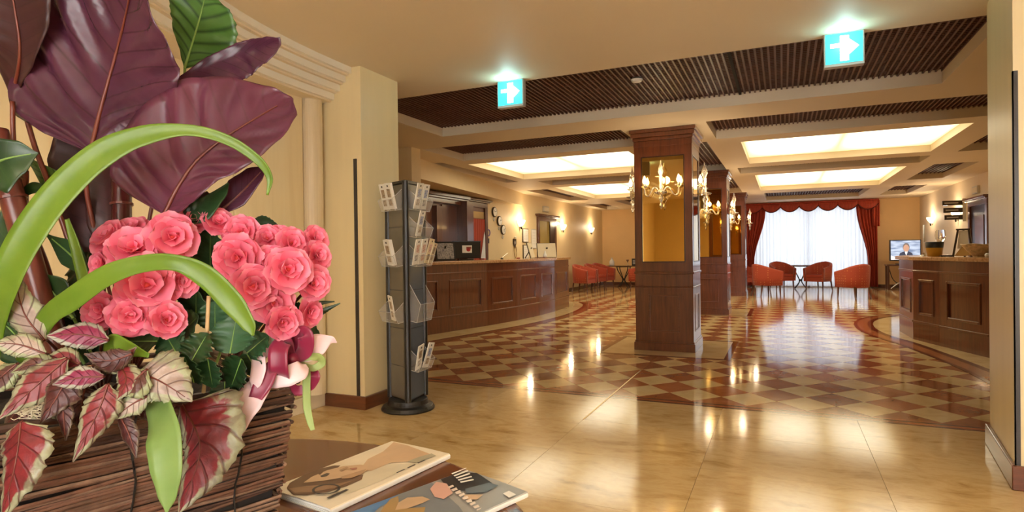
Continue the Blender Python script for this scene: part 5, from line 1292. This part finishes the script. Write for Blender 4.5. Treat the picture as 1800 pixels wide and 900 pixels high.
def flower(parent, u, v, d, rpx, az=0, el=0):
    """az/el turn the bloom away from the viewer, in degrees"""
    c = PX(u, v, d); r = rpx*d/F_PX*1.08
    n = ((CAM-c).normalized()+RGT*math.tan(rad(az))+UPV*math.tan(rad(el))).normalized()
    q = n.to_track_quat('Z', 'Y').to_matrix().to_4x4() @ Matrix.Rotation(frnd.uniform(0, 6.3), 4, 'Z')
    o = bpy.data.objects.new('flower', bme); COL.objects.link(o); o.parent = parent
    o.matrix_local = Matrix.Translation(c) @ q @ Matrix.Scale(r*.16, 4)
    k0 = 1/(r*.16)
    for n_, rr, tl, zz in ((5, 1.0, 4, -.10), (5, .84, 20, -.03), (4, .60, 42, .02), (3, .38, 62, .05)):
        a0 = frnd.uniform(0, 6.3)
        for k in range(n_):
            p = bpy.data.objects.new('petal', frnd.choice(PM)); COL.objects.link(p); p.parent = o
            a = a0+2*PI*k/n_+frnd.uniform(-.15, .15); s = r*rr*frnd.uniform(.93, 1.08)
            Rm = Matrix.Rotation(a, 4, 'Z') @ Matrix.Translation((0, .02*r, zz*r)) @ Matrix.Rotation(rad(tl+frnd.uniform(-7, 7)), 4, 'X') @ Matrix.Rotation(rad(frnd.uniform(-9, 9)), 4, 'Y') @ Matrix.Diagonal((s*1.12, s, s, 1))
            p.matrix_local = Matrix.Scale(k0, 4) @ Rm
    return o
fl_l = thing('pink_begonia', 'salmon pink double begonia on the left, below the broad green strap leaf', 'plant', (0, 0, 0), 0, 'pink begonias in the basket')
fl_r = thing('pink_begonia', 'salmon pink double begonia on the right, beside the ribbon bow', 'plant', (0, 0, 0), 0, 'pink begonias in the basket')
FL = [(303, 418, .98, 42, 5, 10), (236, 440, .96, 46, -10, 30), (258, 502, .94, 54, 5, 10), (180, 545, .94, 34, -30, 0), (230, 553, .92, 38, 0, 0), (292, 563, .93, 33, 20, 15), (194, 417, 1.0, 34, -40, 35), (232, 404, 1.02, 30, -20, 45), (338, 388, 1.03, 28, 10, 40), (382, 392, 1.04, 27, 20, 35), (318, 492, .97, 30, 35, 0), (180, 464, .98, 26, -40, 10)]
FRR = [(424, 409, 1.05, 32, -10, 15), (418, 453, 1.0, 42, -15, 0), (446, 503, .98, 39, 0, 0), (506, 474, 1.0, 42, 15, 5), (474, 463, 1.02, 32, -5, 10), (512, 428, 1.05, 28, 25, 20), (470, 420, 1.06, 24, 0, 25), (549, 498, 1.04, 32, 40, 0), (556, 450, 1.06, 28, 45, 15), (554, 420, 1.08, 24, 40, 30), (480, 532, 1.0, 36, 10, -10), (496, 566, 1.0, 33, 20, -15), (543, 548, 1.04, 27, 60, -10), (490, 414, 1.08, 22, 0, 35)]
for f in FL: flower(fl_l, *f)
for f in FRR: flower(fl_r, *f)
for par, fs, bx_, by_ in ((fl_l, FL, 230, 640), (fl_r, FRR, 400, 640)):
    for (u, v, d, r, a, e) in fs: stem(par, M['cane_lt'], [(u, v, d+.02), ((u+bx_)/2, (v+by_)/2+10, d+.06), (bx_, by_+25, 1.03)], .0028, 'stalk', 10)
GR_ = [(350, 612, .92, 34, 60), (410, 590, .95, 40, 80), (333, 648, .92, 32, 110), (416, 655, .96, 32, 250), (378, 556, 1.0, 30, 90), (300, 603, .94, 28, 120), (250, 600, .94, 34, 180), (452, 606, 1.0, 28, 40), (345, 540, 1.02, 34, 90), (285, 470, 1.04, 36, 90), (370, 440, 1.06, 40, 90), (395, 520, 1.05, 36, 60), (330, 575, .98, 30, 45), (370, 655, .94, 30, 280), (445, 640, 1.0, 26, 300), (215, 590, .95, 28, 200), (500, 510, 1.07, 34, 30), (525, 560, 1.08, 30, 20), (395, 690, .97, 24, 270), (340, 505, 1.05, 36, 90), (440, 560, 1.04, 34, 80), (150, 480, 1.06, 36, 120), (540, 590, 1.09, 24, 0)]
for i, (u, v, d, r, a) in enumerate(GR_):
    c, s = math.cos(rad(a)), -math.sin(rad(a)); dd_ = frnd.uniform(-.02, .02)
    leaf(fl_l if u < 340 else fl_r, M['green_round'] if i % 3 else M['green_dk'], [(u-c*r*.8, v-s*r*.8, d+dd_), (u, v, d), (u+c*r*.9, v+s*r*.9, d-dd_)], [(0, 10), (.12, r*.72), (.4, r), (.75, r*.8), (.95, r*.35), (1, 2)], [(0, 10), (.12, r*.72), (.4, r), (.75, r*.8), (.95, r*.35), (1, 2)], serr=.14, ns=12, cup=.2, rip=.05, nv=4, rib=M['pale_rib'], ribr=.0010, tilt=(frnd.uniform(-.4, .4), frnd.uniform(0, .7), 0), nu=36)
sk = thing('plant_stake', 'thin bare wooden stake between the two pink begonias', 'stake', (0, 0, 0))
stem(sk, mat('pale_bare_wood', (.55, .36, .17), .6, var=.1), [(367, 520, .945), (365, 560, .945), (362, 640, .955), (358, 690, .965)], .0030, 'rod')

# ============================================================ BOW
bw = thing('ribbon_bow', 'burgundy and pale pink ribbon bow with a green tie at the basket corner', 'bow', (0, 0, 0))
M['rib_red'] = mat('burgundy_satin_ribbon', (.24, .010, .045), .35, var=.12, scale=4, Sheen_Weight=.3)
M['rib_pink'] = mat('pale_pink_satin_ribbon', (.80, .58, .60), .45, var=.04, scale=4)
M['rib_green'] = mat('olive_green_ribbon', (.32, .40, .12), .5, var=.08)
M['wrap'] = mat('pale_green_wrapping', (.36, .42, .24), .5, var=.1, scale=8)
def rib(m, pts, name, **k): return strap(bw, m, pts, name, thick=.0008, **k)
rib(M['rib_red'], [(499, 668, 1.02, 14), (491, 655, .99, 17), (489, 632, .985, 17), (491, 612, .99, 17), (502, 601, 1.01, 13), (514, 628, 1.04, 7)], 'burgundy_loop')
rib(M['rib_red'], [(514, 628, 1.04, 7), (520, 602, 1.03, 10), (530, 586, 1.015, 13), (538, 592, 1.01, 14), (536, 616, 1.02, 14), (518, 632, 1.04, 9)], 'burgundy_loop')
rib(M['rib_red'], [(512, 632, 1.04, 8), (484, 640, 1.0, 12), (464, 672, .985, 16), (447, 704, .98, 11), (440, 716, .98, 1)], 'burgundy_tail')
rib(M['rib_red'], [(530, 640, 1.06, 4), (548, 650, 1.06, 7), (553, 662, 1.055, 10), (546, 678, 1.06, 8), (536, 684, 1.065, 4)], 'burgundy_loop')
rib(M['rib_red'], [(512, 676, 1.065, 5), (522, 686, 1.06, 9), (534, 684, 1.06, 9), (540, 676, 1.065, 4)], 'burgundy_loop')
rib(M['rib_pink'], [(508, 630, 1.05, 7), (470, 619, 1.01, 9), (456, 626, .995, 12), (455, 648, .985, 13), (450, 670, .98, 11), (446, 682, .985, 5)], 'pink_loop')
rib(M['rib_pink'], [(470, 680, 1.01, 4), (484, 670, 1.0, 13), (506, 661, 1.0, 18), (528, 651, 1.01, 17), (540, 644, 1.03, 5)], 'pink_loop')
rib(M['rib_pink'], [(476, 655, 1.03, 12), (452, 684, .99, 22), (436, 710, .975, 24), (424, 745, .965, 13), (420, 774, .965, 1)], 'pink_tail')
rib(M['rib_pink'], [(512, 630, 1.045, 10), (540, 616, 1.04, 20), (560, 605, 1.045, 19), (580, 598, 1.055, 8), (592, 602, 1.065, 1)], 'pink_tail')
rib(M['rib_green'], [(520, 634, 1.04, 5), (540, 628, 1.03, 6), (560, 628, 1.04, 7), (566, 638, 1.05, 7), (550, 647, 1.05, 6), (530, 640, 1.045, 5), (518, 634, 1.045, 4)], 'green_loop')
rib(M['rib_green'], [(524, 636, 1.045, 4), (538, 650, 1.05, 7), (539, 680, 1.055, 7), (540, 715, 1.06, 7), (545, 740, 1.06, 6), (550, 756, 1.06, 4)], 'green_tail')
rib(M['wrap'], [(440, 650, 1.03, 8), (446, 625, 1.02, 20), (468, 606, 1.02, 18), (495, 590, 1.03, 18), (522, 572, 1.06, 5)], 'wrapping_paper')
MB().lathe([(.0, -.014), (.012, -.009), (.014, 0), (.012, .009), (.0, .014)], 12, tuple(PX(514, 632, 1.035))).build('knot', M['rib_red'], bw, smooth=True)

# ---- put every Empty at the base of its own thing
kid = {}
for o in COL.objects:
    if o.parent: kid.setdefault(o.parent.name, []).append(o)
bpy.context.view_layer.update()
for e in [o for o in COL.objects if o.type == 'EMPTY' and not o.parent and o.location.length < 1e-6 and o.get('category')]:
    P = []
    def walk(o):
        if o.type == 'MESH': P.extend(o.matrix_world @ Vector(c) for c in o.bound_box)
        for k in kid.get(o.name, []): walk(k)
    walk(e)
    if P:
        loc = Vector(((min(p.x for p in P)+max(p.x for p in P))/2, (min(p.y for p in P)+max(p.y for p in P))/2, min(p.z for p in P)))
        e.location = loc
        for k in kid.get(e.name, []): k.location = k.location-loc
